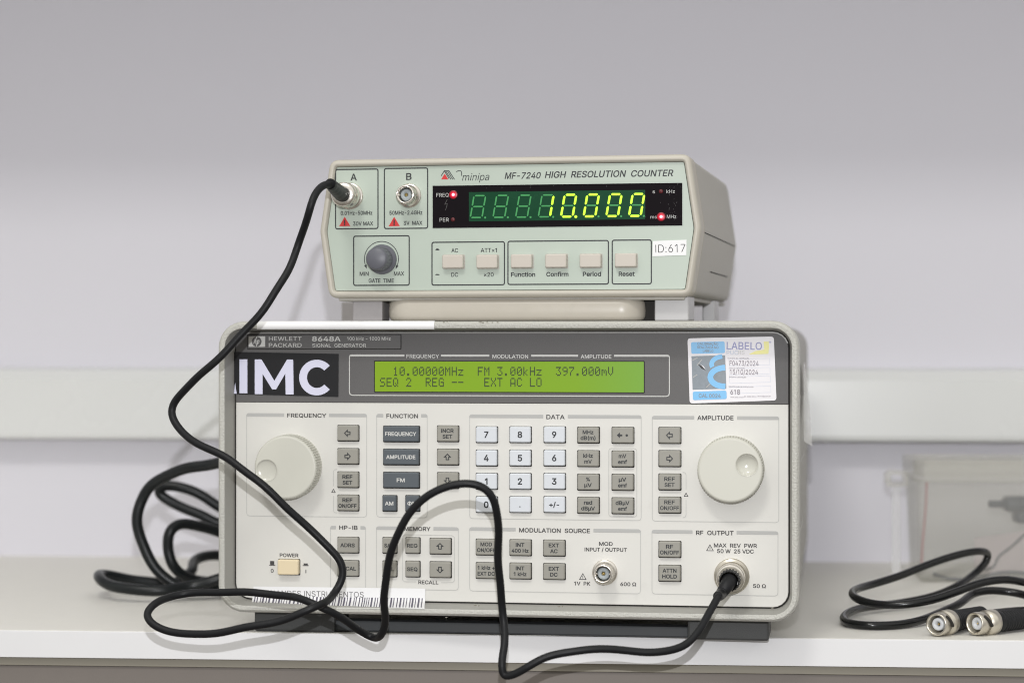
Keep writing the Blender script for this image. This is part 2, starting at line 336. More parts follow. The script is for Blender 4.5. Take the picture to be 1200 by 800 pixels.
# letter outlines (x, y in thousandths of the type size), packed two characters per number
GLYPHS = {
 'A': '/$)m)[*X)[+/+7-O+7.()[.n)[,f/A+s/A -;+q+C+q+q-7,>.f,t,t',
 'B': '.h*>/A*>)[,T)[-&)a-Q)o-o*%..*D.<*h.@+).<+Y.#,.-g,D-I,R-1,V-Y,n-}-7.*-O.,-w.(.:-w.X-e.p-I/+,v/=,T/A +$,6,],6-+,*-E+o-W+M-Y+&-S*j-?*P,z*@,F*:+$*: +$,n+$.d,H.d,n.]-3.H-C.,-G-e-E-S-;-=-+-+,t,z,>,n',
 'C': '/C.>*3._*[.n*{.x+H.6+H-}*s-[*Q-3*=,d*7,,*=+W*U+?*m+&+6*p+l*j,O*p-2+$-f+;.-+k.S,0.c,L.g,j.g-3.a-[.K.#.).6-R.x-R.p-z.].E.2.w-u/,-K/>,j/H,2/F+c/:+?/**~.o*Z.G*F.$*6-X*.-.**,[*.+p*6+F*F*y*Z*U*~*/+=)v+c)d,<)V-))V-I)_-s)r',
 'D': '/<*>)[,<)[,])^-+)i-W){-[*%-m*..@*_._+C.j+s.n,B.j--.b-U.N.(.2.R-Y.~-7/3,b/?*>/A +$*:+$.d,6.d,Z._-9.J-[.,-q-i.(-3.,,h.*+}-q+7-^*v-=*X,h*B,(*:',
 'E': '.A-o)[-o*:+$*:+$,4-Y,4-Y,p+$,p+$.d-m.d-m/A*>/A*>)[',
 'F': '.8*>)[+$)[+$,,-Q,,-Q,h+$,h+$.d-i.d-i/A*>/A',
 'G': '/N.N.Y-}/%-K/>,t/H,D/H+m/>+;/(*|.o*].K*F.&*6-X*,-(*,+v*6+F*L*m*h*E+?)t+g)b,R)T-=)Z-w)r.H*;.d*^.x+6.~+j.~,O,l,O,l+r.<+r.8+F.**}-i*Y-Q*I-/*;,j*7,F*9,.*=+g*K+?*m+$+:*p+l*j,M*p-2+$-f+=.1+^.M,..c,h.g-1.a-Y.K-}.&.6-T.z-T.r-x',
 'H': '/J*>)[+$)[+$,8.%,8.%)[.h)[.h/A.%/A.%,r+$,r+$/A*>/A',
 'I': '+d*>/A*>)[+$)[+$/A',
 'J': '.+-F/B,a/B,a+,,[*m,K*O,-*9+p*5+>*9*}*K*k*k*e+V)~+V*&*g*5*A*Q)z+#)_+])T,G)_,w)|-6*A-D*i-F+#',
 'K': '.s._)[,D,p,b-5.]/A-c/A+Q,|+&,D+$/A*>/A*>)[+$)[+$+O+q,B+y,<,%,,-m)[',
 'L': '.&-a)[-a*:+$*:+$/A*>/A*>)[',
 'M': '0c0#/A.z/?-W+i-3*L,j+a+C/?*>/A*>)[*~)[*|.N+S,r,p)[-O)^.h,r/?.N/=)[0#)[',
 'N': '/Q*>/A*>)[+$)[+$-[*|.J+q,x-{)[.n)[.n/A.,/A.,+E.2*N-a+G+3/A',
 'O': '/[.:*/.X*O.p*u/&+J//+r//-,/$-Z.p.).X.M.:.o-y/*-I/>,r/H,2/F+c/:+?/**~.o*_.M*H.)*6-X*,,w**,A*6+F*H*u*_*O+5)|+c)d,.)X,h)T-O)b-{)v -u*i-U*M-/*=,d*7,6*;+g*K+W*U+=*o+$+8*p+l*j,M*p-2+$-f+=./+a.O,0.c,L.g--.c-U.O-m.=-{./.6-h.H-0.L,Y.H+n.8+<',
 'P': '.[*>)[+$)[+$+e,F+e,t+i-I+}-i,:.#,X.2-$.6-A.2.(.#.N-m.h-C/-,r/=,L/A*>/A +$,B+$.d,].b,~.T-7.D-E.0-M-s-O-E-E,x-/,Z,x,N,T,D',
 'Q': '/[.t)+.2*%.6*,.Z*R.d*f.l*n/$+C//+q//--/&-S.l.0.N.X-{/)-S/;-7/C,h/I,./E+e/;+=/)*h.V*L.0*6-W*.--**,Z*.+q*6+E*R*d*z*2+?)u+e)c,0)W,])S--)W-^)i..)+ +?.2+g.R,,.b,T.h-$.d-9.]-W.N-y.2.8-c.H-1.L,B.H+m.8+;-{*p-m*b-g*]-1+G,F+G-+*L-3*F--*<,]*6,.*<+a*N+S*]+?*l+$+9*p+m*l,:*p-1+$-e',
 'R': '.a*>/A*>)[+$)[+$+q,H+q-W)[.J)[-1+{-E,(-k,B-},Z.4--.4.(.(.H-s.d-c.v-G/-,v/=,R/A +$,N+$.d,].b,~.V-;.B-G.0-M-y-O-E-E,|-1,f,|,Z,R,P',
 'S': '.^*T*)*~)h+9)_+U)V,:)R,h)V-7)f-a)~-{*A.2*g.6+,.4+T.(+t-[,A-/,Y+Q-*+M-0++-D*z-V*v-p*z.-+).A+;.S+^.e,%.k,_.e,~.U-=.;-G-r..-r.(.?-s.a-S/#-7/6,h/D,F/H+Y/D+$/0*j.}*L.a*<.=*6-h*>-<*T,w+),S+m,;,|+x-E+Z-Q+:-M*w-C*c-+*I,p*=,<*3+U*;+5*I+&*Y*v*i*l+2*(+2*0*a*@*?',
 'T': '.a+k)[,P)[,P.d.>.d.>/A)}/A)}.d+k.d',
 'U': '/K*>/A*>+M*D*~*V*R*x**+C)k+s)Y,])S-5)Y-e)k.,*(.J*J.d+$.h+E.h/A.%/A.%+K.#+9-u*z-e*b-G*H,~*:,]*6,**:+i*D+K*V+5*t+)+7+$+S+$/A',
 'V': '/$)m/A+u)^,h)[.n/A.(/A,d+K,B*8+c,8*X/?',
 'W': '1B11/A0F/A/?+-/3*B-w/?-)/A+}+;+m*@+O+g*V/?)m/A+C)[,6)[-1-&-M.R-g-=.f)[/W)[',
 'X': '.{)o)[*b)^*j)o+k+7+m+?,0+k,<,*,|*z-w)[.h)[,f,T,t,p,z,t.Z/A-m/A,Z-Y,@-&+y-a*n/A){/A+k,_+q,Z+s,R',
 'Y': '.x.f/A-s/?,J,x,>,T+q-G*b/?)o/A+c,<+u,#+u)[,])[,]+}',
 'Z': '.U.,)[.,*:*x*:+W+/.(.h.*/A**/A**.d-;.f,b-{,D-K,>-G,%,z+{,v+c,L+[,H+C+{+=+w+$+M*,*2*,)[',
 'a': '.#-G)Z-G,a-E,s-7-<,p-b,B-t+^-x++-p*l-f*V-V*:-:*,,y*j,e*v,{+;-8+s-B,@-:,],{,f,K,d,C,V,9++,$*R+n*@+b*,+J*#+6){*w*#*K*2*-*F)r*_)b*~)V+O)R,,)_,H)r,_*5,f)Z ,f+h,f+.,_*o,L*O,6*=+w*3+M*/++*5*j*I*_*s*b+%*l+6+3+J,8+X,T+_',
 'b': '.G*7/A*7)[*s)[*s*<*{*<+2){+>)u+N)e+p)U,=)S,[)W-2)m-T*2-j*R-z++-~+O-|,:-h,~-T-?-0-c,g-s,=-y+p-w+T-o+:-Y*u-7*u/A +D*H+4*X+,*j*w+?*w,6+#,T+2,r+L-1+h-=,$-A,M-=,g-1-%,r-6,N->,%->+M-4*z-%*],g*B,M*4,-*0+f*4',
 'c': '.*-M-7-)-[,T-s,%-y+E-s*x-a*P-=*8,r**,F*#+[**++*8*Z*P*4*p)s+))g+O)W,%)S,V)Y-))q-M*:-c*j-&*x,v*Z,_*B,N*:,%*0+U*4+;*B*~*]*n*|*d+W*f,0*p,T*~,p+;-/+e-?,%-A,B-=,f-),t,t-$,V-c,f',
 'd': '.G-m/A--/A---5,t-O,P-m,4-w+g-y+=-s*t-c*P-C*8,x*(,F*#+s*(+-*8*V*P*.*r)m+G)W+g)S,4)U,V)g,v*%-)*<-/)[-m)[ ,X-/,p,t,x,f--,4--+?,~*x,p*Z,T*@,<*4+y*0+U*4+;*B+$*X*p*x*f+?*d+Y*f,4*n,R*~,r+=-1+U-=,#-A,<-=',
 'e': '.2-A-A,x-c,]-o+q-y+C-s+--i*t-^*N-;*8,t*(,B*#+q*(+7*<*R*P*4*x)m+S)W+w)S,J)U,j)^-/)o-W*>-e*_-&*l,r*N,N*6,**0+Y*4+?*>+$*V*r*l*f+=*f+Q-k+Q-i,F-^,l *d,,*f,B*p,_*~,v+;-1+S-=+q-A,@-=,X-1,x,h-+,<-+,,',
 'f': ',N*R)[+7)[+7-=,4-=,4-s+7-s+9.Z+E.n+S.v+w.z,4.t,B/O,./U+a/W+1/M*x/A*d/-*V.p*R-s)c-s)c-=*R-=',
 'g': '.G-m-t-/-t-/-6-$-<,p-T,N-n,@-t,4-x+A-t*r-b*P-B*8,w*(,G*#+v*(+0*8*[*Z*/*t)x+A)f+e)b,4)d,L)l,h)~,t*--&*E--)J-&)*,j(i,J(W+u(S+C([+$(q*j)2*6(s*8(k*T(E+/(&+Q&z,*&x,N&|,v(+-9(=-U(Y-g({-m)J ,p*c,Z*M,@*A+o*=+S*A+9*M*~*e*p+#*f+D*f,5*p,W*~,s+;-0+[->,*-@,@-<,X-0,p,u-$,U--,7-/+x--+D,~*{',
 'h': '.8-])[-],L-X,r-J-=-:-S,y-k,[-u,+-y+f-u+@-c+#-C*u-/*u/A*7/A*7)[*u)[*u,4*y,T+%,n+8-)+J-5+l-?,--?,I-9,e-$,u,d,y,H,y)[',
 'i': '+P*u)[*u-s*7-s*7)[ *y/C*g/O*E/O*-/9*-.t*7.f*C.]*W.X*m._*{.l+%.z+%/3',
 'j': '+P)Q($**()*D(3*d(O*t(w*v-t*6-t*6).*,(o){(e)e(^)Q(^ *x/D*b/P*J/P*:/H*./:*,/2*,.y*4.i*D.[*P.Y*h.[*r.c*~.q+&/#+$/8',
 'k': '-v*7/A*7)[*u)[*u+5+B+[,w)[-l)[+t,(-_-s,m-s*},#*u,#*u/A',
 'l': '+h*7/A*7*N*;*0*K)q*i)^+,)Y+_)^+T*8+2*6+#*<*u*f*u/A',
 'm': '0N/t)[/r,p/f-=/N-[/8-m.s-y.M-{-v-q-J-Q-8-9-6---*-G,q-c,S-u,&-{+T-q+.-S*y-;*s-)*s-s*7-s*7)[*u)[*u,>*y,]+%,t+:-/+F-7+n-A,7-=,A-7,O--,a,l,c)[-F)[-F,L-P,v-n-7.5-A.U-?.i-9.{-//0,r/4,Z/4)[',
 'n': '.8-])[-Z,d-N-5-:-S,y-k,[-u,=-y+f-u+@-c+#-C*s-+*s-s*7-s*7)[*u)[*u,4*y,T+%,n+8-)+J-5+l-?,--?,I-9,e-$,u,d,y,H,y)[',
 'o': '.>-E-A,~-a,X-q+s-y+E-s+)-g*p-Y*P-=*8,r**,F*#+o*(+7*<*R*P*4*x)m+O)W+q)S,H)W,~)m-E*0-c*]-q++-u+O-q,F-c,p +9--+W-=+e-?,%-A,B-=,]-/,x,p-+,R-5,#-5+M--+$,x*],]*B,B*4,%*0+U*4+;*B+/*N*~*]*n*|*d+W*f,0*t,]*~,p',
 'p': '.G*7($*w($*y*=+0)~+V)_+|)T,E)T,e)X-0)l-R*/-h*O-|+:-~+~-z,I-j,{-R-B-2-b,c-t,C-x+l-v+R-n+0-P*{-6*s-6*s-t*7-t +4*W+#*{*w+>*u+X*w,5+%,Y+4,u+J-0+d-<+z-@,G->,i-0-%,s-4,U->,&-<+<-4*y-%*[,i*C,S*7,5*1+f*5+L*A',
 'q': '.G-m($-m-t-/-t-/-6,v-L,T-j,8-v+a-x+A-t*r-b*N-@*@-**(,E*#+t*(+.*8*U*P*/*r)l+?)X+m)R,6)V,L)_,n)x-$*9--*=--($ +9*C*~*[*p*y*f+@*f,3*p,W*~,s+9-.+S-<+k-@,>-<,V-0,p,s-$,S--,5-/+Z--+@,~*w,p*Y,V*A,>*5,#*1+^*3',
 'r': ',S*7)[*u)[*u,>+#,j+,,v+H-3+r-=,C-9,C-y+t-y+R-q+>-g+%-M*u-9*s-s*7-s',
 's': '-f*<*,*T)o*t)^+9)U+o)S,0)U,V)c,p)q-/*0-?*T-A*z-=+7-++S,b+o+U,.+$,B*t,P*p,f*v,~+--5+E-A+U-C,#-A,D-3,R,~,],h-7,r-$-G,h-a,P-m,.-w+?-w*z-m*Z-[*B-C*4-)*2,V*6,<*F,#*n+c+;+S,#+E,D+9,X+$,]*h,V*R,B*>,,*4+a*.+?*2*~*>*l*P*b*n***d*%*]*.*@*4*<',
 't': ',4,#)^+u*8+e*4+?*6+/*@+&*X+&-=+w-=+w-s+&-s+&.v*B.v*B-s)c-s)c-=*B-=*B*_*J*4*_)q+$)^+I)W+k)W',
 'u': '.8*7-t*7+(*;*^*A*K*U*&*u)h+8)Z+V)V,/)Z,O)l,q*1,{*G,{)Z-])Z-]-t,y-t,w*{,m*c,O*C,5*7+t*3+L*9+.*Q*{*k*u+8*u-t',
 'v': '.#)n-s+J)^,3)[-l-s-%-q,/+E+p*@+L+M*W-s',
 'w': '/~/h-s/#-s.A+K.-*H-p+Q-4-s,K-s+d+1+T*B+@+A*[-q)t-s+2)[+r)[,Y,4,m-+-h)[.K)[',
 'x': '-t)r)[*^)[+@*Z+f+C,5*X,q)[-])[,1+i-V-s,k-s,9-++j,:*i-s)|-s+D+m',
 'y': '.#-l-t-%-r,3+P+n*A+H+X*W-t)n-t+L)]+B):+.(o*m([*?(^*1()*e&~+4(++](K+~)0',
 'z': '-v-I)[-I*:+&*>-C-?-C-s*2-s*2-9+e-9,N-5*,*2*,)[',
 '0': '.e*z*$++)t+^)Z,:)T,j)]-7)r-^*=-y*s.*+@.2+v.2-(.*-]-y.+-^.a-7/,,h/B,%/H+O/>++/**b.^*F.)*:-X*4-0*4+n*:+D*F*u*b*? +K*K+E*W+5*i+-*{*~+8*t+l*p,O*t-2*~-f+5.5+M.S+i.e,*.k,P.g,p.U-&.A-3./-C-_-K-6-O,^-M+|-C+>--*e,t*K,V*9,4*3+k*9',
 '1': '-z,E)[,E/A+b/A*9.<*9-Q+_.L+_)[',
 '2': '.e*B)[-})[-}*<+C*>-A,J-m-5-u-c-q.<-a._-M.v-)/7,]/E,:/I+a/E+?/9+$/)*j.p*V.V*H.4*D-c+)-c++.%+3.<+=.J+Y.b+o.j,%.l,b.b,v.T-+.B-3.0-7-g-/-?,l,j*B*2',
 '3': '.e*H/B*H.c,r.c,j.S+E,}+E,G,B,E,d,;,t,1-/+v-=+X-?+,-3*a,x*I,_*=,,*3+S*;+7*I*z*g*r+,*.+,*6*[*F*=*f)z+-)f+S)X,4)T,Z)X--)h-U*+-k*C-w*[.%+,-}+d-k,1-E,U-+,g,b,q,.,u-m.k-m/B',
 '4': '.e-M)[-M*l.:*l.:+M-M+M-M-5,l-5,l+M*r+O--/?,F/A*,+M***l,l*l,l)[',
 '5': '.e-g/B*d/B*F,M+-,G+Q,^,#,g,J,c,h,U-$,?-3,+-?+R-;+*-/*g,~*U,f*A,@*5,,*3+U*=+1*^+&*o*~+**>+**D*^*T*=*p)|+7)f+[)X,#)T,_)Z--)l-K*&-m*S-{*y.#+<-}+v-u,7-g,S-K,u,z-8,F-D,*-D+Y-<+/-#+?.c-g.c',
 '6': '.e-9/B,L/B+7-P+1-L*R,A*F+v*B+T*F*w*X*G*l*3*p*)+5)l+^)Z,<)T,b)X--)j-Q*+-i*I-y*q-}+4-y+v-k,A-I,i-1,{,j-,,L-0+u-,+Y,y -$*S,j*A,N*5,@*3+q*5+U*A+A*Q+)+%+$+H+)+j+/+z+E,?+W,M+q,W,<,Y,X,S-$,9-3+~-=+Z-;+%-3*k',
 '7': '.e*f)[+O)[.#.].#/A*@/A*@.d-9.d-9.Z',
 '8': '.e-S)z-s*?.**e..+#.,+N-}+n-o,+-U,C-5,U-$,Y-C,k-a-,-s-T-w-n-s.?-a.e-G/#-)/8,n/@,D/H+}/H+a/D+;/8*z/%*].c*L.?*H-n*N-J*_-**z,k+?,[+&,Q*j,C*R,-*P,$*D+r*8+P*6+(*:*c*J*A*j)|+/)h+[)X,()T,f)X-1)f +9*K+)*^*z*u*x+B+++j+M,-+o,9,P,9,r,--9+j-E+N-E*u-;*^,p*=,<*3+m*5+O*=+A*I ,t.W-+.C-5.$-3-T-)->,v-.,d,},<,u,(,u+[,}+C-4+3-N+--r+9.C+I.U+Y.a,*.k,_.c',
 '9': '.e++)[+s)[-3+Q-k,V-y-$-}-?-{-y-i.R-Q.r-A/$-5/+-//3,d/C,*/I+^/C+7/3*n.r*V.R*F.,*B-c*F-&*T,]*p,:+-,(+W+q,6+o,R+u,f,% ,v,Z,j,P,N,F+q,F+W,P+7,r+)-9+)-w+5.:+U.]+s.j,N.j,j.]-&.F-;-y-=-A-/,t',
 '.': '+g*@)e*P)Y*])W*v)Y+&)c+5){+5*6++*J*l*X*P*V*D*N*6*>*4*2*6)u',
 ',': '+g+1*I*F*I*((=*V(=',
 ':': '+g*@)e*P)Y*])W*v)Y+&)c+5){+5*6++*J*l*X*P*V*D*N*6*>*4*2*6)u ++-S*t-a*h-c*P-a*D-W*8-I*4-9*6,|*>,p*N,d*b,_+$,j+5-&+5-?',
 '/': ',J,:/Y+Y/W)k(j*J(j',
 '-': '.e-G,D*v,D*v+g-G+g',
 '+': '.e+p-e+p,2*?,2*?+U+p+U+p*#,O*#,O+U.$+U.$,2,O,2,O-e',
 '(': ',c,;/a+Z/a+,.X*i-?*[,(*^+E*s*6+<)1+Z(T,;(T+f)m+H*v+@+o+J-3+h.F',
 ')': ',c*&/a*U.J*u-/*},4*}+e*u*t*Y)o*&(T*e(T+*)7+<)e+X*l+b+E+_,J+V-=+:.P*q/I*e/a',
 '%': '170-+m/t+}/X,./,,0.w,..[+}.E+i.9+U.1+?.-*|./*N.9*,.E)y.G)q.[)a.u)U/B)Q/j)[0-)s0?*:0E*X0C+;0;+U /b/A/%/A+.)[+j)[ .o*6.e*V.e+).m+G.}+Y/4+^/R+Y/b+K/l+$/l*Z/d*</P*(/F*%/#*( ,K/+,9/;+~/E+J/I*}/=*e/&*O.V*O-a*W-E*},z+D,n+n,n,7,z,K-1,[-K,e-k,c.X,W.t +|.j,&.b,/.>,--c,$-Q+r-C+d-?+@-C+2-Q+*-e+(.B+0.b+@.t+P.x+l.v',
 '!': '+o+)*N*x*V*_*X*T*V*B*J*:*>*6*%*:)s*F)c*R)Y*l)W*x)Y+-)g+7){+7*6 +-/A*B/A*D+I+)+I',
 'µ': '.5*7($*u($*u*7+**$+2)p+>)l+T)Z,$)V,A)Z,a)n-%*?-%*3-8)r-T)b.1)Z.1*7-f*=-]*U-]-t,y-t,w*w,m*Y,Y*E,M*=+z*1+D*?+8*G+%*^*y*w*u+>*u-t*7-t',
 'Ω': '/^/3)[/3*:-k*:-k*T.<*h.Z+&.l+;/$+c/1,4/1-?/$-o.h.B.N.b.,.~-c/7-3/E,h/I,,/E+W/7+/.|*h.]*Z.H*R.B*:-o*.-C**,Z*.,4*8+g*J+A*d*|*x*p*~*h+O*T+O*:*,*:*,)[,0)[,0*j+W+$+1+K*t,%*l,h*r-C+$-o+9.0+c.R,,.b,J.f-3.b-[.P.#.2.6-s.H-?.L,V.F,%..+M-a+$--*j--)[',
 'Φ': '0Q/A.B.l.h.D.z-o/+-I/--I/W,d/W,d/-,>/++o.|+E.j*v.J*J-s*8-M*.-$**,Z*.+y*8+Q*N+&*r*V+G*4,()y,d)s,d)E-I)E-I)s-u)u.B*#.h*4/7*R/c++/w+S0%+}0(,f/w-I/e-q ,d*P,8*T+g*f+Y*r+A+$+3+=+&+I*r+u*n,:*r-++&-S+=-s+k.:,6.H,R.L,d.L -I*P-I.L-Y.L-y.H.D.:.n-w/+-U/9-3/=-&/A,D/=+w//+Q.j*~.F*f-w*T',
 '®': '.o*^.j*E.L*1.(*&-a)~-?*$,p*1,@*E+w*Y+^*{+A+F+-+h*~,-*z,e*~-.+/-P+A-Z+M.$+q.;,:.G,_.K,|.K-G.C-s.1.@-v._-P/&-./9,e/E,A/I+t/G+F/;*{/& -L,#,}+a,a+S,?+O+j+S+D+e+,+w*s,2*c,L*W,f*S-+*W-^*i.(*}.B+N.d+h.n,&.r,c.n-*._-B.L-b.*-r-a-v-C-r,d-b,> +J.6+J,2+v,2+v,p,C,p,c,2-6,2,k,z-%-3-,-I-.-Y-%-w,k.0,U.6 +v-5+v-s,A-s,Q-m,Y-e,[-S,Q-=,?-5',
 '×': '.e-T*(-|*N,[+s-|-5-R-a,5,@*m-a*E-9+f+q*E*R*o*(,1+G',
 'ç': '.*-K-:-+-Z,V-r+k-x+I-t*v-_*R-@*8,s**,G*#+Z**+**:*U*R*1*x)l+G)X+i)V+a(w,6(u,>(q,B(g,<(M,((I+Q(I+Q($,H(),](1,n(C,r(U,p(y,b)0,L):,0)>,0)V,X)Z-&)p-M*;-c*k-&*y,v*Y,]*A,D*5+y*/+U*5+9*C+$*Y*r*s*f+@*f,1*n,O+$,s+=-0+U-<+m-@,D-<,]-0,t,u-$,U-^,e',
 'ã': '.#-G)Z-G,a-E,s-7-<,p-b,B-t+^-x++-p*l-f*V-V*:-:*,,y*j,e*v,{+;-8+s-B,@-:,],{,f,K,d,C,V,9++,$*R+n*@+b*,+J*#+6){*w*#*K*2*-*F)r*_)b*~)V+O)R,,)_,H)r,_*5,f)Z ,f+h,f+.,_*o,L*O,6*=+w*3+M*/++*5*j*I*_*s*b+%*l+6+3+J,8+X,T+_ ,r/J,F/J,@/4,4/.+}/2+S/H+1/J*|/F*l/8*b/#*].^+-.^+3.s+?.{+O.w+{.a,B.^,R.c,d.s,n/,',
 'ó': '.>-E-A,~-a,X-q+s-y+E-s+)-g*p-Y*P-=*8,r**,F*#+o*(+7*<*R*P*4*x)m+O)W+q)S,H)W,~)m-E*0-c*]-q++-u+O-q,F-c,p +9--+W-=+e-?,%-A,B-=,]-/,x,p-+,R-5,#-5+M--+$,x*],]*B,B*4,%*0+U*4+;*B+/*N*~*]*n*|*d+W*f,0*t,]*~,p +^.J,6.J,z/U,4/U',
 'ú': '.8*7-t*7+(*;*^*A*K*U*&*u)h+8)Z+V)V,/)Z,O)l,q*1,{*G,{)Z-])Z-]-t,y-t,w*{,m*c,O*C,5*7+t*3+L*9+.*Q*{*k*u+8*u-t +].K,5.K,w/V,1/V',
 'é': '.2-A-A,x-c,]-o+q-y+C-s+--i*t-^*N-;*8,t*(,B*#+q*(+7*<*R*P*4*x)m+S)W+w)S,J)U,j)^-/)o-W*>-e*_-&*l,r*N,N*6,**0+Y*4+?*>+$*V*r*l*f+=*f+Q-k+Q-i,F-^,l *d,,*f,B*p,_*~,v+;-1+S-=+q-A,@-=,X-1,x,h-+,<-+,, +Y.J,2.J,v/U,0/U',
 'Ã': '/$)m)[*X)[+/+7-O+7.()[.n)[,f/A+s/A -;+q+C+q+q-7,>.f,t,t -I0t,z0t,v0_,l0X,T0Z,,0r+s0v+U0r+A0]+90J+50,+a0,+g0@+s0H,*0D,Z0.,t0,-+00-;0>-A0J',
 'Ç': '/C.N.X.0.x-S/;,d/I,./E+M/1+).t*].J*L.0*6-W**,Z*,,(*6+E*L*n*]*R*z*6+?)u+e)c,0)W,F)W,H)K,@(t,x(p-$(_,x(J,d(F,4(F,4&}-&(#-=(.-I(:-O(B-S(V-O(x-C)--/)7,l)9,l)U--)W-M)a-o)o.2*(.N*D.]*X.p+$.x+I.6+I.#*v-Y*P-5*>,Z*6,.*<+a*N+S*]+?*l+=*t+$+9*p+m*l,d*p-1+$-e+=.0+a.N,,.b,d.h-1.b-^.J-}.,.6-S.x-S.n.#._.B',
 '@': '17/=(I//({.:(e-i(a,x(e,F(q+s),+k)6+Q)F+/)r*v*C*h+.*f+l*j,A*v,s+/-F+7-L+I-j+u.3,B.G,v.U.0.U.b.G//.1/S-l/k-L0#-#0.,S00+]0,+#/w*Q/e*A/G*=/7*A/)*K.|*[.z-F.@-F.>-*-w-D-a-L-K-N,v-J,N-8,0,w+{,^+k,3+g+j+k+.+u*g,.*A,L)~,n)n-5)j-e)n..*).F*E.J*3.V*).z)n/C)h/q)l0.)x0H*90T*O0f+80f,[0V-60>-h0%.-/O.Y.v.w.F/*-s/0,z/.,,.w+M.Y*v.-*X-d*>-,*2,W**+n*,+,*>*/*X)X*z)*+O([,,(A,V(5-A(-.,(/.p(; .,,a.:,I.D+p.<+%.0*e-w*O-a*E-+*E,j*Q,V*g,J+%,B+],J,9,R,K,l,g-5,u-K,u-u,m',
 ' ': '+g',
}
AL = ''.join(chr(c) for c in range(35, 127) if chr(c) not in "\\'\"`")
def wob(P, a=.00035):     # the slight uneven set of a used cable
    L_ = 0; out = [P[0]]
    for i in range(1, len(P)):
        L_ += (P[i]-P[i-1]).length; e_ = min(1, i/20, (len(P)-1-i)/20)
        out.append(P[i]+Vector((math.sin(L_*95)+.6*math.sin(L_*211+1), math.sin(L_*121+2), math.sin(L_*83+.5)+.6*math.sin(L_*187)))*a*e_)
    return out
TC = {}
def _dec(t): return [((AL.index(t[i])*len(AL)+AL.index(t[i+1]))/1000)-.5 for i in range(0, len(t), 2)]
GL = {}
for _k, _t in GLYPHS.items():
    _sp = []
    for _w in _t[2:].split(' '):
        _n = _dec(_w)
        if _n: _sp.append([(_n[i], _n[i+1]) for i in range(0, len(_n), 2)])
    GL[_k] = (_dec(_t[:2])[0], _sp)
def _area(p): return sum(p[i-1][0]*p[i][1]-p[i][0]*p[i-1][1] for i in range(len(p)))/2
def _inside(q, p):
    c = False
    for i in range(len(p)):
        (x0, y0), (x1, y1) = p[i-1], p[i]
        if (y0 > q[1]) != (y1 > q[1]) and q[0] < (x1-x0)*(q[1]-y0)/(y1-y0)+x0: c = not c
    return c
def _merge(p, d=.024):
    out = []
    for q in p:
        if out and math.hypot(q[0]-out[-1][0], q[1]-out[-1][1]) < d: out[-1] = ((q[0]+out[-1][0])/2, (q[1]+out[-1][1])/2)
        else: out.append(q)
    if len(out) > 3 and math.hypot(out[0][0]-out[-1][0], out[0][1]-out[-1][1]) < d: out.pop()
    return out
def rawtext(s, bold=0, ls=1.0):
    k = (s, bold, ls)
    if k in TC: return TC[k]
    v = []; f = []; x = 0
    for ch in s:
        adv, sps = GL[ch]; big = max((abs(_area(p)) for p in sps), default=0)
        sign = 1 if any(abs(_area(p)) == big and _area(p) > 0 for p in sps) else -1
        outs = [p for p in sps if _area(p)*sign > 0]; holes = [p for p in sps if _area(p)*sign < 0]
        for j, p in enumerate(outs):
            loops = [inset(_merge(p), -bold) if bold else p]
            loops += [inset(_merge(h), bold) if bold else h for h in holes if _inside(h[0], p)]
            V3 = [[Vector((a, b_, 0)) for a, b_ in lp] for lp in loops]; k0 = len(v)
            for lp in loops: v += [(a+x, b_, j) for a, b_ in lp]
            f += [[k0+a for a in t_] for t_ in tessellate_polygon(V3)]
        x += adv*ls
    TC[k] = (v, f); return TC[k]
_hv = rawtext('H')[0]; CAPH = max(p[1] for p in _hv)
def text(s, cx, cz, wd, h, y, bold=0, ital=0, rot=0, ls=1.0):   # centred; wd: ink width (None = natural), h: capital height
    v, f = rawtext(s, bold, ls)
    x0 = min(p[0] for p in v); x1 = max(p[0] for p in v); sz = h/CAPH; sxx = wd/(x1-x0) if wd else sz
    out = []
    for a, b_, j in v:
        X = (a-(x0+x1)/2)*sxx; Z = b_*sz-h/2; X += Z*ital
        if rot: X, Z = X*math.cos(rot)-Z*math.sin(rot), X*math.sin(rot)+Z*math.cos(rot)
        out.append((cx+X, y-j*5e-6, cz+Z))
    return out, f

class Local:            # turns a point measured on the photograph into a place on a thing's own plane y = yp
    def __init__(s, loc, rz): s.M = Matrix.Translation(Vector(loc)) @ Matrix.Rotation(rz, 4, 'Z'); s.I = s.M.inverted()
    def __call__(s, px, py, yp=0):
        o = s.I @ CAM; d = s.I.to_3x3() @ Vector(((px-600)/F, 1, (400-py)/F))
        t_ = (yp-o.y)/d.y; p = o+d*t_; return p.x, p.z
    def w(s, px, wpx, py, yp=0): return s(px+wpx/2, py, yp)[0]-s(px-wpx/2, py, yp)[0]
def wp(px, py, d): return CAM+Vector(((px-600)/F, 1, (400-py)/F))*d

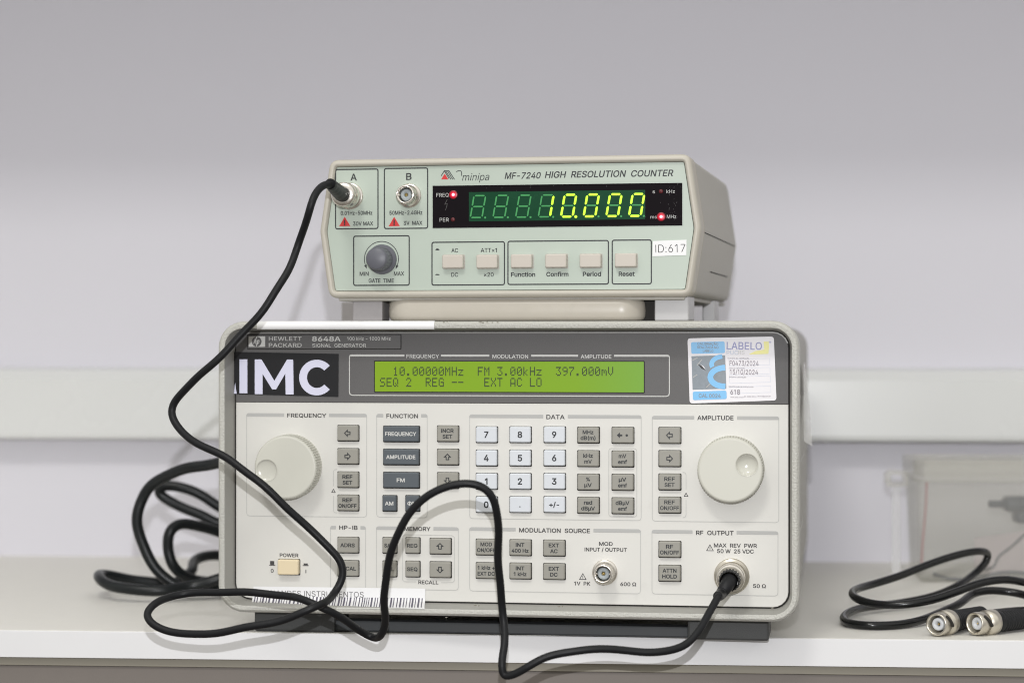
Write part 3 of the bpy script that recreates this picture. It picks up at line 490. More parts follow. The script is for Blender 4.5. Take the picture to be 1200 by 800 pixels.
# ---------------------------------------------------------------- setting: wall, trunking, desk
YAW = R(-4.5); s4, c4 = math.sin(YAW), math.cos(YAW)
MW = Matrix.Rotation(YAW, 4, 'Z')
def placed(mb, name, y, z=0):
    o = mb.build(name); o.location = (0, y, z); o.rotation_euler = (0, 0, YAW); return o
o = placed(MB().add(rbox(-3, 3, 0, .08, -1.0, 2.4), 'wall paint'), 'wall', 1.713); o['kind'] = 'structure'
tr_ = MB(); prof = [(0, .0915), (-.021, .0925), (-.0235, .094), (-.024, .097), (-.022, .1385), (-.016, .1455), (-.004, .148), (0, .148)]
tr_.add(loft([[(x, y, z) for y, z in prof] for x in (-2.6, 2.6)], True, True), 'trunking plastic')
tag(placed(tr_, 'cable_trunking', 1.7128), 'glossy white cable trunking running along the wall behind the instruments', 'trunking')
dk = empty('desk', (0, 1.27, 0), YAW); tag(dk, 'white laminate desk with pale edge band carrying the two instruments', 'desk')
MB().add(rbox(-1.6, 1.6, .0012, .4425, -.0158, 0), 'desk laminate').build('desktop', dk)
MB().add(rbox(-1.6, 1.6, -.0006, .0012, -.0157, -.0002, .0003, 2), 'desk edge band').build('edge_band', dk)
MB().add(rbox(-1.6, 1.6, .0030, .030, -.0208, -.016, .0004), 'desk rail').build('rail', dk)
MB().add(rbox(-1.6, 1.6, .0045, .032, -.26, -.0210, .0006), 'desk drawer').build('drawer_front', dk)
MB().add(rbox(-1.55, 1.55, .034, .44, -.7, -.27), 'desk drawer').build('pedestal', dk)
cb = MB().add(rbox(-2.2, 2.2, -.30, -.001, .535, 1.25, .002), 'blocker white')  # out of view, added to block the ceiling lamp from the upper wall
tag(placed(cb, 'overhead_blocker', 1.713), 'unseen white cabinet added above the desk to shade the upper wall', 'cabinet')

# ---------------------------------------------------------------- signal generator
A1 = R(-8.5); P1 = (-.0052, 1.252, 0)
sg = empty('signal_generator', P1, A1)
tag(sg, 'grey signal generator with green display, keypad and two big cream knobs, on the desk', 'signal generator')
G = Local(P1, A1)
W1 = .166; ZB = .0125; ZT = .1795; RC = .0150
fr = MB()
def frings(seq): return loft([[(x, y, z) for x, z in rrect(-W1+i, W1-i, ZB+i, ZT-i, RC-i, 8)] for i, y in seq])
fr.add(frings([(.0012, .030), (0, .026), (0, .0022), (.0006, .0007), (.0016, 0)]), 'frame grey paint', True)
fr.add(frings([(.0016, 0), (.0034, 0), (.0040, .0003)]), 'frame grey paint', True)
fr.add(frings([(.0040, .0003), (.0056, .0178)]), 'frame inner paint', True)
cs = MB(); q = [(.0018, .0305), (.0018, .395), (.004, .400)]
cs.add(loft([[(x, y, z) for x, z in rrect(-W1+i, W1-i, ZB+i, ZT-i, .014, 7)] for i, y in q], False, True), 'case beige paint', True)
for zz in (.055, .095, .135):
    cs.add(rbox(W1-.0024, W1-.0012, .05, .37, zz-.0012, zz+.0012, .0004), 'case beige paint')
cs.build('casing', sg)
YP = .0160                                  # face of the panel, set back inside the frame
ZBAND = G(600, 472.6, YP)[1]
bk = MB().add(prism(rrect(-W1+.0050, W1-.0050, ZB+.0050, ZT-.0050, .0092), .0172, .0182), 'dark gap'); bk.build('back_plate', sg)
pb = MB(); i = .0064; r_ = .0088
x0, x1, z0, z1 = -W1+i, W1-i, ZB+i, ZT-i
pl = [p for p in rrect(x0, x1, z0, z1, r_)]
lower = [p for p in pl if p[1] < ZBAND]; low = [p for p in lower]
# outline order from rrect: bottom-right, top-right, top-left, bottom-left
n6 = 6; low = pl[0:n6]+[(x1, ZBAND), (x0, ZBAND)]+pl[3*n6:4*n6]
pb.add(prism(low, YP, .0171, .0003), 'panel off white')
panel = pb.build('front_panel', sg)
top = [(x0, ZBAND+.0002), (x1, ZBAND+.0002)]+pl[n6:2*n6]+pl[2*n6:3*n6]
hb = MB().add(prism(top, YP-.0001, .0171, .0002), 'header grey')
hb.add(ribbon([p for p in pl[n6+1:2*n6]]+[p for p in pl[2*n6:3*n6-1]], .0007, YP-.0003), 'header lip')
header = hb.build('header_band', sg)

pr = MB()        # printing on the light panel
hp = MB()        # printing on the grey header
YL = YP-.0001
def PT(mb, s, px, py, wpx, hpx, m='print dark', bold=.016, yp=None, ital=0, Lc=G, **k):
    yp = YL if yp is None else yp
    x, z = Lc(px, py, yp); mb.add(text(s, x, z, Lc.w(px, wpx, py, yp) if wpx else None, hpx*1.25/F, yp-eps(), bold, ital, **k), m)
def frame_group(px0, px1, py0, py1, tx0, tx1, mb=pr, line='print line', bar='print grey', lw=.00035, bw=.0019, r=.0018, bot=True, yp=None, Lc=G):
    yp = YL if yp is None else yp
    xa, za = Lc(px0, (py0+py1)/2, yp); xb, _ = Lc(px1, (py0+py1)/2, yp)
    zt = (Lc(px0, py0, yp)[1]+Lc(px1, py0, yp)[1])/2; zb = Lc((px0+px1)/2, py1, yp)[1]
    zt = Lc((px0+px1)/2, py0, yp)[1]
    ta = Lc(tx0, py0, yp)[0]; tb = Lc(tx1, py0, yp)[0]
    # thick top bars with rounded outer ends
    for a, b_, sg_ in ((xa, ta, 1), (tb, xb, -1)):
        if sg_ == 1: pts = [(a, zt-bw-.0004), (a, zt-r*.55), (a+r*.25, zt-r*.15), (a+r*.7, zt), (b_, zt), (b_, zt-bw), (a+lw*1.5, zt-bw)]
        else: pts = [(b_, zt-bw-.0004), (b_, zt-r*.55), (b_-r*.25, zt-r*.15), (b_-r*.7, zt), (a, zt), (a, zt-bw), (b_-lw*1.5, zt-bw)]
        mb.add(flat(pts, yp-eps()), bar)
    if bot: path = [(xa+lw/2, zt-bw)]+[(xa+lw/2, zb+r)]+[(xa+r*.3, zb+r*.3), (xa+r, zb)]+[(xb-r, zb), (xb-r*.3, zb+r*.3), (xb-lw/2, zb+r), (xb-lw/2, zt-bw)]
    else: path = None
    if path: mb.add(ribbon(path, lw, yp-eps()), line)
    else:
        for x in (xa+lw/2, xb-lw/2): mb.add(ribbon([(x, zt-bw), (x, zb)], lw, yp-eps()), line)
def outline(mb, px0, px1, py0, py1, m, lw, r, yp, Lc):
    xa = Lc(px0, (py0+py1)/2, yp)[0]; xb = Lc(px1, (py0+py1)/2, yp)[0]; c = (px0+px1)/2
    mb.add(ribbon(rrect(xa, xb, Lc(c, py1, yp)[1], Lc(c, py0, yp)[1], r, 4), lw, yp-eps(), True), m)

frame_group(288.7, 430, 484.2, 604.8, 333, 385.6); PT(pr, 'FREQUENCY', 359.5, 486.6, 46, 4.6)
frame_group(441, 501, 484.8, 605.8, 449, 493.5);   PT(pr, 'FUNCTION', 471.3, 487.2, 37, 4.6)
frame_group(550, 751.8, 485.8, 608.3, 636.5, 665.5); PT(pr, 'DATA', 651, 488.3, 21.5, 4.8)
frame_group(764, 913, 487.3, 611, 813.5, 863.8);   PT(pr, 'AMPLITUDE', 838.3, 489.4, 42.5, 4.8)
frame_group(387, 428.7, 615.8, 690, 393.5, 422.5, bot=False); PT(pr, 'HP-IB', 408.3, 617.8, 21.5, 4.6)
frame_group(440.8, 537.5, 616.8, 690.3, 470, 508); PT(pr, 'MEMORY', 489, 619.2, 31, 4.6)
frame_group(550, 751, 618.5, 693.5, 604.2, 695.5); PT(pr, 'MODULATION  SOURCE', 649.8, 621.2, 83, 4.8)
frame_group(763.7, 912, 621.2, 696.5, 811.5, 863.2); PT(pr, 'RF  OUTPUT', 837.7, 624, 44, 4.8)
outline(pr, 713.4, 746.3, 525.2, 605, 'print line', .0003, .0015, YL, G)
def bracket(pts): pr.add(ribbon([G(a, b_, YL) for a, b_ in pts], .0003, YL-eps()), 'print line')
bracket([(395, 549.5), (392, 550), (390.8, 552), (390.8, 569)]); bracket([(390.8, 580.5), (390.8, 598), (392, 600), (395, 600.5)])
bracket([(800, 553), (802.8, 553.5), (804, 556), (804, 573)]); bracket([(804, 585), (804, 603), (802.8, 605.5), (800, 606)])
bracket([(488, 681), (474, 681), (471.8, 679), (471.8, 628), (474, 626), (530, 627), (532.5, 629), (532.5, 680), (530.5, 682), (517, 682)])
PT(pr, 'RECALL', 502, 681.8, 23.5, 4.2)
def tri(mb, px, py, s, m, yp=YL, Lc=G, lw=.00035, mark=False):
    x, z = Lc(px, py, yp)
    mb.add(ribbon([(x, z+s*.55), (x-s*.55, z-s*.42), (x+s*.55, z-s*.42)], lw, yp-eps(), True), m)
    if mark: mb.add(text('!', x, z-s*.05, None, s*.45, yp-eps(), .02), m)
tri(pr, 390.8, 575, .0019, 'print dark'); tri(pr, 804, 579.5, .0019, 'print dark')
tri(pr, 832, 641.8, .0034, 'print dark', mark=True); tri(pr, 683, 675.5, .0034, 'print dark', mark=True)
PT(pr, 'MAX  REV  PWR', 861.8, 638.8, 50.5, 4.4); PT(pr, '50 W  25 VDC', 861.8, 645.5, 43, 4.4)
PT(pr, '50 Ω', 890, 686.2, 15, 4.2); PT(pr, '600 Ω', 736.2, 684, 18.5, 4.2); PT(pr, '1V  PK', 682.3, 683.2, 19, 4.2)
PT(pr, 'MOD', 710, 636.8, 16, 4.2); PT(pr, 'INPUT / OUTPUT', 709.8, 643.6, 49.5, 4.2)
PT(pr, 'POWER', 338.8, 650.2, 22, 4.2); PT(pr, '0', 319, 668.3, 3.4, 4); PT(pr, 'I', 358.5, 669, .9, 4)
for (cx, cy, up) in ((319, 661.3, 4.6), (358.3, 661.6, 2)):
    xa, za = G(cx-2.4, cy, YL); xb, _ = G(cx+2.4, cy, YL); px_ = 1.25/F
    pr.add(flat([(xa, za), (xb, za), (xb, za-1.0*-px_*up), (xa, za+up*px_)], YL-eps()), 'print dark')
    pr.add(flat([(xa-1.2*px_, za-1*px_), (xb+1.2*px_, za-1*px_), (xb+1.2*px_, za-.2*px_), (xa-1.2*px_, za-.2*px_)], YL-eps()), 'print dark')
pr.build('lettering', panel)

# header printing
YH = YP-.0002
frame_group(409, 785, 415.3, 463.6, 474, 516.8, hp, 'print pale', 'print pale', .00055, .0012, .002, yp=YH)
xa, zt_ = G(620, 415.3, YH); 
for a, b_ in ((573.5, 622.5), (677.5, 719.5)):       # gaps in the bar for the other two words
    xa = G(a, 416, YH)[0]; xb = G(b_, 416, YH)[0]
    hp.add(flat([(xa, zt_-.0016), (xb, zt_-.0016), (xb, zt_+.0004), (xa, zt_+.0004)], YH-.00019), 'header grey')
PT(hp, 'FREQUENCY', 495.5, 417.3, 38.5, 4.2, 'print pale', yp=YH-.00015); PT(hp, 'MODULATION', 598, 417.5, 42, 4.2, 'print pale', yp=YH-.00015)
PT(hp, 'AMPLITUDE', 698.5, 417.6, 36, 4.2, 'print pale', yp=YH-.00015)
hp.build('lettering', header)
# name plate
xa, za = G(290.5, 408.4, YH); xb, zb = G(469.6, 392.3, YH)
npb = MB().add(prism(rrect(xa-.0004, xb+.0004, za-.0004, zb+.0004, .0004, 2), YH-.0002, YH+.0002), 'dark gap')
npb.add(prism(rrect(xa, xb, za, zb, .0003, 2), YH-.0006, YH-.0001, .0001), 'name plate grey')
plate = npb.build('name_plate', sg, 'dark grey name plate in the upper left corner of the generator')
yn = YH-.0007
lt = MB()
PT(lt, 'HEWLETT', 334.3, 396.7, 38.5, 4.6, 'print pale', .004, yn); PT(lt, 'PACKARD', 334.3, 404.3, 38.5, 4.6, 'print pale', .004, yn)
PT(lt, '8648A', 382.5, 396.9, 33.5, 5.4, 'print pale', .018, yn); PT(lt, 'SIGNAL  GENERATOR', 397.5, 404.6, 63, 4, 'print pale', .006, yn)
PT(lt, '100 kHz - 1000 MHz', 432.3, 396.7, 51, 4, 'print pale', .006, yn)
lt.build('lettering', plate)
lg = MB(); xa, za = G(291.5, 406.3, yn); xb, zb = G(310.8, 394, yn)
lg.add(prism(rrect(xa, xb, za, zb, .0002, 2), yn-.0003, yn+.0001), 'print pale')
cx, cz = G(301, 400.2, yn); lg.add(disc(cx, cz, .0029, yn-.00036), 'name plate grey')
lg.add(text('hp', cx+.0001, cz+.0002, .0032, .0030, yn-.00042, .0, .3), 'print pale')
for pts in ([(cx+.0001, cz+.0029), (cx-.0012, cz-.0008)], [(cx+.0010, cz+.0006), (cx-.0002, cz-.0030)]): lg.add(ribbon(pts, .0004, yn-.00046), 'print pale')
lg.build('logo_tile', plate)

# liquid crystal display
xa, za = G(439.5, 458.5, YP); xb, zb = G(754.5, 423.8, YP)
wn = MB().add(prism(rrect(xa-.0005, xb+.0005, za-.0005, zb+.0005, .0004, 2), YH-.0001, YH+.0004), 'dark gap')
wn.add(prism(rrect(xa, xb, za, zb, .0003, 2), YH-.0002, YH+.0003), 'lcd backlight')
lcd = wn.build('display_window', sg, 'yellow green backlit display window of the signal generator')
FONT = {'0': '0E11131519110E', '1': '040C040404040E', '2': '0E11010204081F', '3': '1F02040201110E', '4': '02060A121F0202', '5': '1F101E0101110E',
 '6': '0608101E11110E', '7': '1F010204080808', '8': '0E11110E11110E', '9': '0E11110F01020C', '.': '00000000000C0C', '-': '0000001F000000', ' ': '00000000000000',
 'M': '111B1515111111', 'H': '1111111F111111', 'z': '00001F0204081F', 'F': '1F10101E101010', 'k': '10101214181412', 'm': '00001A15151111', 'V': '1111111111110A04'[:14],
 'S': '0F10100E01011E', 'E': '1F10101E10101F', 'Q': '0E11111115120D', 'R': '1E11111E141211', 'G': '0E11101711110F', 'X': '11110A040A1111', 'T': '1F040404040404',
 'A': '0E1111111F1111', 'C': '0E11101010110E', 'L': '1010101010101F', 'O': '0E11111111110E'}
FONT['V'] = '11111111110A04'
dm = MB(); yl = YH-.0003
for row, (line, py) in enumerate((('  10.00000MHz  FM 3.00kHz  397.000mV', 434.8), ('SEQ 2  REG --   EXT AC LO', 447.6))):
    for ci, ch in enumerate(line):
        g = FONT[ch]; cx_ = 445.3+7.635*ci
        for r in range(7):
            bits = int(g[2*r:2*r+2], 16)
            for b_ in range(5):
                if bits >> (4-b_) & 1:
                    x, z = G(cx_+(b_+.5)*1.22, py-5.1+(r+.5)*1.5, yl); hw = .00029; hh = .00036
                    dm.add(([(x-hw, yl, z-hh), (x+hw, yl, z-hh), (x+hw, yl, z+hh), (x-hw, yl, z+hh)], [[0, 1, 2, 3]]), 'lcd pixel')
dm.build('display_characters', lcd)

# keys
def arrow(cx, cz, d, y, s=.0027):
    P_ = [(0, 1), (1, .05), (.45, .05), (.45, -.9), (-.45, -.9), (-.45, .05), (-1, .05)]
    a = {'U': 0, 'D': math.pi, 'L': math.pi/2, 'R': -math.pi/2}[d]
    return ribbon([(cx+(p*math.cos(a)-q_*math.sin(a))*s*.62, cz+(p*math.sin(a)+q_*math.cos(a))*s*.62) for p, q_ in P_], .00052, y-eps(), True)
def key(px, py, wpx, kind, lines, tw=None, th=4.3, label=None):
    x, z = G(px, py, YP); wd = wpx*1.237/F; h = .0090 if kind != 'p' else .0088
    k = MB(); kw = wd/2; kh = h/2; hgt = .0024 if kind != 'p' else .0040
    k.add(prism(rrect(x-kw-.0003, x+kw+.0004, z-kh-.0005, z+kh+.0002, .0006, 3), YP-.00012, YP+.0002), 'dark gap')
    m_k = {'g': 'key grey', 'w': 'key white', 's': 'key slate', 'p': 'power cream'}[kind]
    rings = [[(a, y, b_) for a, b_ in rrect(x-kw+i_, x+kw-i_, z-kh+i_, z+kh-i_, .0009-i_*.5, 3)] for i_, y in ((0, YP), (.0001, YP-hgt+.0006), (.0003, YP-hgt+.0002), (.0007, YP-hgt))]
    k.add(loft(rings, False, True), m_k, False)
    yk = YP-hgt; px_ = 1.237/F
    tm = {'g': 'print black', 'w': 'print black', 's': 'print pale', 'p': ''}[kind]
    if isinstance(lines, str) and lines in ('U', 'D', 'L', 'R'): k.add(arrow(x, z, lines, yk), 'print black')
    elif lines == '<':
        k.add(flat([(x-.0032, z), (x-.0015, z+.0016), (x-.0015, z+.0005), (x-.0001, z+.0005), (x-.0001, z-.0005), (x-.0015, z-.0005), (x-.0015, z-.0016)], yk-eps()), 'print black')
        k.add(disc(x+.0024, z, .0007, yk-eps(), 12), 'print black')
    elif lines == '.': k.add(disc(x, z-.0012, .00035, yk-eps(), 10), 'print black')
    elif lines == 'T':
        k.add(text('REG', x, z, None, .002, yk-eps(), .01), tm)
    elif lines:
        nl = len(lines)
        for q_, s_ in enumerate(lines):
            zz = z+(0 if nl == 1 else (.00165 if q_ == 0 else -.00165)); hh = th*px_
            ww = tw[q_] if isinstance(tw, (list, tuple)) else tw
            k.add(text(s_, x, zz, ww*px_ if ww else None, hh, yk-eps(), .022), tm)
    nm = 'power_button' if kind == 'p' else 'key'
    k.build(nm, sg, label)
def gk(px, py, lines, tw=None, w_=26, **k): key(px, py, w_, 'g', lines, tw, label='grey key marked '+' '.join(lines) if isinstance(lines, list) else None, **k)
for px_c, dy in ((408.3, 0), (785, 2.6)):
    gk(px_c, 507.1+dy, 'L'); gk(px_c, 534.2+dy, 'R'); gk(px_c, 561.5+dy, ['REF', 'SET'], (12.5, 12)); gk(px_c, 588.6+dy, ['REF', 'ON/OFF'], (12.5, 22.5))
for py, s_, tw in ((508, 'FREQUENCY', 38.5), (535, 'AMPLITUDE', 36), (562, 'FM', 10)): key(470.6, py, 44.3, 's', [s_], tw, label='wide dark slate key marked '+s_)
key(457, 589.2, 17.3, 's', ['AM'], 10.5, label='small dark slate key marked AM'); key(483.8, 589.2, 17.3, 's', ['ΦM'], 11.5, label='small dark slate key marked ΦM')
gk(525.2, 507.7, ['INCR', 'SET'], (15.5, 12)); gk(525.2, 535, 'U'); gk(525.2, 562.4, 'D')
for r, (py, row) in enumerate(((508.8, '789'), (536.1, '456'), (563.4, '123'), (590.6, '0.±'))):
    for c_, ch in enumerate(row):
        px_c = (570.6, 610, 650.1)[c_]
        if ch == '.': key(px_c, py, 25.9, 'w', '.', label='pale key marked with a decimal point')
        elif ch == '±': key(px_c, py, 25.9, 'w', ['+/-'], 12, 5.5, label='pale key marked +/-')
        else: key(px_c, py, 25.9, 'w', [ch], None, 7.2, label='pale number key '+ch)
for py, a, b_, ta, tb in ((509.3, 'MHz', 'dB(m)', 13, 18), (536.8, 'kHz', 'mV', 11.5, 9), (564.3, '%', 'µV', 4.5, 9), (591.5, 'rad', 'dBµV', 10, 16.5)): gk(689.7, py, [a, b_], (ta, tb))
gk(730, 509.6, '<')
for py, a, ta in ((537.2, 'mV', 9), (564.6, 'µV', 9), (592, 'dBµV', 16.5)): gk(730, py, [a, 'emf'], (ta, 10.5))
gk(408.3, 638, ['ADRS'], 18); gk(408.3, 665.2, ['LOCAL'], 21)
key(457, 638.3, 17.3, 'g', ['SAV'], 12, label='small grey key marked SAV'); key(457, 665.8, 17.3, 'g', ['DEL'], 12, label='small grey key marked DEL')
key(484, 638.5, 17.3, 'g', ['REG'], 13, label='small grey key marked REG'); key(484, 666, 17.3, 'g', ['SEQ'], 13, label='small grey key marked SEQ')
gk(516.5, 639.3, 'U'); gk(516.5, 666.7, 'D')
for px_c, a, b_, ta, tb, py in ((570.6, 'MOD', 'ON/OFF', 14, 22.5, 640.3), (610.2, 'INT', '400 Hz', 10.5, 20.5, 641), (649.7, 'EXT', 'AC', 12.5, 9, 641.5),
                           (570.6, '1 kHz +', 'EXT DC', 21, 21, 667.8), (610.2, 'INT', '1 kHz', 10.5, 15.5, 668.3), (649.7, 'EXT', 'DC', 12.5, 9, 668.9)): gk(px_c, py, [a, b_], (ta, tb))
gk(785, 643, ['RF', 'ON/OFF'], (8.5, 22.5)); gk(785, 671, ['ATTN', 'HOLD'], (16.5, 17.5))
key(339, 663.6, 26, 'p', None, label='cream rocker power button')

# big tuning knobs
def big_knob(px, py, dpx, dpy, shine):
    KD = .0125; x, z = G(px, py, YP-KD); r = .0187
    k = MB()
    prof = [(YP, r), (YP-.0008, r), (YP-KD+.0012, r-.0003), (YP-KD+.0006, r-.0008), (YP-KD+.0002, r-.0012), (YP-KD, r-.0018), (YP-KD, .0004)]
    dx, dz = G(dpx, dpy, YP-KD)
    k.add(lathe(prof[:4], x, z, 300, {1: .0006, 2: .0006, 3: .0001}, 2), 'knob cream', False)
    k.add(lathe([(YP-KD+.0010, r-.0006), (YP-KD+.0003, r-.0009), (YP-KD+.00005, r-.0014), (YP-KD, r-.0019)], x, z, 96), 'knob cream', True)
    # flat face with a round finger hole
    n = 96; R0 = r-.0019; rd = .0060; v = []; f = []
    for i_ in range(n):
        a = 2*math.pi*i_/n; v.append((x+R0*math.cos(a), YP-KD, z+R0*math.sin(a)))
    for i_ in range(n):
        a = 2*math.pi*i_/n; v.append((dx+rd*math.cos(a), YP-KD, dz+rd*math.sin(a)))
    for i_ in range(n): j = (i_+1) % n; f.append([i_, j, n+j, n+i_])
    k.add((v, f), 'knob cream')
    kn = k.build('knob', sg, shine)
    d = MB(); D_ = .0030 if px > 600 else .0014; pf = []
    for i_ in range(9):
        a = math.pi/2*i_/8; pf.append((YP-KD-.0001+D_*math.sin(a), rd*math.cos(a)+1e-5))
    d.add(lathe([(YP-KD-.0002, rd+.0004)]+pf, dx, dz, 40), 'knob dimple', True); d.build('finger_dimple', kn)
big_knob(334.2, 547.5, 312.3, 550.8, 'cream tuning knob in the frequency section')
big_knob(855.6, 550.5, 875.3, 544.4, 'cream tuning knob in the amplitude section')

# sockets
def bnc(mb, x, z, y, s=1.0, flange=.0072):
    mb.add(lathe([(y, flange), (y-.0012, flange), (y-.0016, flange-.0005), (y-.0016, .0059), (y-.0034, .0058), (y-.0036, .0052), (y-.0085, .0052), (y-.0088, .0054), (y-.0112, .0054),
                  (y-.0116, .0050), (y-.0116, .0043), (y-.0030, .0042)], x, z, 40), 'metal nickel', True)
    mb.add(lathe([(y-.003, .0042), (y-.0075, .0033), (y-.0090, .0031), (y-.0090, .0012), (y-.0040, .0011)], x, z, 32), 'insulator grey', True)
    mb.add(lathe([(y-.002, .0012), (y-.0085, .0008), (y-.0088, .0003)], x, z, 16), 'metal gold', True)
    for s_ in (-1, 1): mb.add(lathe([(0, .0008), (-.0016, .0008), (-.0018, .0001)], 0, 0, 12), 'metal nickel', True,
                              Matrix.Translation((x+s_*.0050, y-.0088, z)) @ Matrix.Rotation(math.pi/2*-s_, 4, 'Z') @ Matrix.Translation((0, 0, 0)))
x, z = G(709, 670, YP); s_ = MB(); bnc(s_, x, z, YP); s_.build('coaxial_socket', sg, 'open silver socket under the words MOD INPUT OUTPUT')
x, z = G(857.5, 674.5, YP); s_ = MB(); RFX, RFZ = x, z
s_.add(lathe([(YP, .0100), (YP-.0010, .0100), (YP-.0016, .0095), (YP-.0018, .0082), (YP-.0022, .0080), (YP-.0060, .0078), (YP-.0064, .0072)], x, z, 56), 'metal dull', True)
s_.build('coaxial_socket', sg, 'large socket at the lower right with the black cable plugged in')

# stickers on the signal generator
def quad(pts4, yp, Lc=G): return [Lc(a, b_, yp) for a, b_ in pts4]
st = MB(); ys = YP-.0005
q4 = quad([(274.2, 412.2), (396.8, 414.5), (396.4, 464.8), (274.0, 461.5)], ys)
st.add(prism([q4[3], q4[2], q4[1], q4[0]], ys, ys+.0003), 'sticker black'); yb = ys-.00005
PT(st, 'I', 285.3, 440.7, 9.3, 41, 'sticker letter', .0, yb); 
def mpoly(pts, m='sticker letter', yp=yb): st.add(flat([G(a, b_, yp) for a, b_ in pts], yp-eps()), m)
st2 = MB()
# M drawn as one outline, C as an open ring
mp_ = [(298.6, 461.5), (298.6, 421), (306.5, 421), (321.6, 446), (336.4, 421.2), (343.6, 421.2), (344.2, 462), (334.8, 462), (334.4, 437.6), (323.6, 456), (319, 456), (307.8, 438), (307.8, 461.6)]
st.v = st.v; mpoly(mp_)
ca = []; cc = []
for i_ in range(27):
    a = R(42+276*i_/26); ca.append((371.2+20.6*math.cos(a), 442.2-20.9*math.sin(a))); cc.append((371.4+11.6*math.cos(a), 442.2-12.2*math.sin(a)))
pts = [G(a, b_, yb) for a, b_ in ca]; pin = [G(a, b_, yb) for a, b_ in cc]; yy = yb-eps()
st.add(([(a, yy, b_) for a, b_ in pts]+[(a, yy, b_) for a, b_ in pin], [[i_, i_+1, 28+i_, 27+i_] for i_ in range(26)]), 'sticker letter')
mpoly([(274.2, 461), (277.5, 461.2), (275.6, 448)])
st.build('name_sticker', sg, 'black sticker with the white letters IMC')

st = MB(); q4 = quad([(805.6, 396.3), (906.8, 394.2), (910, 469), (808.2, 472.6)], ys)
st.add(prism(roundpoly([q4[3], q4[2], q4[1], q4[0]], [.0018]*4), ys, ys+.0003), 'sticker white')
def ST(u, v_):   # place inside the sticker, u to the right and v down, both 0..1
    p = Vector(q4[0]).lerp(Vector(q4[1]), u); r2 = Vector(q4[3]).lerp(Vector(q4[2]), u); return p.lerp(r2, v_)
def spoly(uv, m, rad=0):
    pts = [tuple(ST(a, b_)) for a, b_ in uv]
    if rad: pts = roundpoly(pts, [rad]*len(pts))
    st.add(flat(pts, ys-eps()), m)
def stext(s_, u, v_, wu, h, m, bold=.0, ital=0):
    p = ST(u, v_); st.add(text(s_, p.x, p.y, wu*.0493, h, ys-.0002-eps(), bold, ital, rot=-.01), m)
spoly([(.04, .24), (.43, .24), (.43, .06), (.04, .06)], 'sticker blue', .001)
spoly([(.04, .79), (.43, .79), (.43, .275), (.04, .275)], 'sticker holo')
spoly([(.04, .95), (.43, .95), (.43, .82), (.04, .82)], 'sticker blue', .001)
for yy_, s_ in ((.09, 'CALIBRAÇÃO'), (.145, 'REALIZADA NO'), (.20, 'LABELO')): stext(s_, .235, yy_, .24 if yy_ < .19 else .12, .0014, 'sticker holo', .01)
stext('CAL 0024', .235, .89, .25, .0020, 'sticker holo', .01)
def sarc(cu, cv, ru, rv, a0, a1, wd):
    pts = [tuple(ST(cu+ru*math.cos(R(a0+(a1-a0)*i_/16)), cv-rv*math.sin(R(a0+(a1-a0)*i_/16)))) for i_ in range(17)]
    st.add(ribbon(pts, wd, ys-.0001-eps()), 'sticker blue')
sarc(.41, .41, .14, .12, 95, 200, .0026); sarc(.42, .61, .17, .145, 88, 270, .0032); 
spoly([(.11, .40), (.15, .42), (.20, .50), (.15, .47)], 'print dark'); spoly([(.135, .40), (.18, .44), (.20, .49), (.165, .44)], 'sticker white')
for (a, b_, c_, d_) in ((.08, .66, .15, .68), (.08, .74, .15, .76), (.105, .67, .125, .75)): spoly([(a, d_), (c_, d_), (c_, b_), (a, b_)], 'sticker white')
for (a, b_, c_, d_) in ((.05, .34, .11, .30), (.10, .42, .16, .33), (.05, .60, .1, .56), (.2, .76, .25, .70)): st.add(ribbon([tuple(ST(a, b_)), tuple(ST(c_, d_))], .0005, ys-.0001-eps()), 'print grey')
stext('LABELO', .655, .135, .40, .0041, 'sticker violet', .006); stext('PUC', .515, .235, .13, .0022, 'sticker pale'); stext('RS', .62, .235, .07, .0022, 'print pale')
spoly([(.70, .27), (.93, .27), (.94, .16), (.94, .075), (.88, .075), (.885, .20), (.78, .22)], 'sticker yellow', .0002)
stext('LABELO', .655, .135, .40, .0041, 'sticker violet', .006)
stext('®', .955, .09, .025, .0012, 'sticker violet')
for i_, v_ in enumerate((.39, .53, .66, .82)):
    p = [ST(.47, v_+.05), ST(.94, v_+.05), ST(.94, v_-.05), ST(.47, v_-.05)]
    st.add(ribbon([tuple(a) for a in p], .00012, ys-eps(), True), 'sticker pale')
stext('F0473/2024', .645, .405, .33, .0027, 'sticker text', .004); stext('15/10/2024', .64, .54, .32, .0027, 'sticker text', .004); stext('618', .53, .845, .11, .0027, 'sticker text', .008)
for u, v_, wu, s_ in ((.58, .325, .24, 'Número do certificado'), (.56, .475, .18, 'Data da calibração'), (.565, .615, .19, 'Próxima calibração'), (.60, .765, .28, 'Identificação do instrumento'), (.55, .925, .15, 'www.labelo.com.br'), (.70, .925, .14, '51 3320 3551'), (.86, .925, .15, 'labelo@pucrs.br')):
    stext(s_, u, v_, wu, .0008, 'sticker text')
st.build('calibration_sticker', sg, 'white and blue calibration sticker in the upper right corner of the generator')

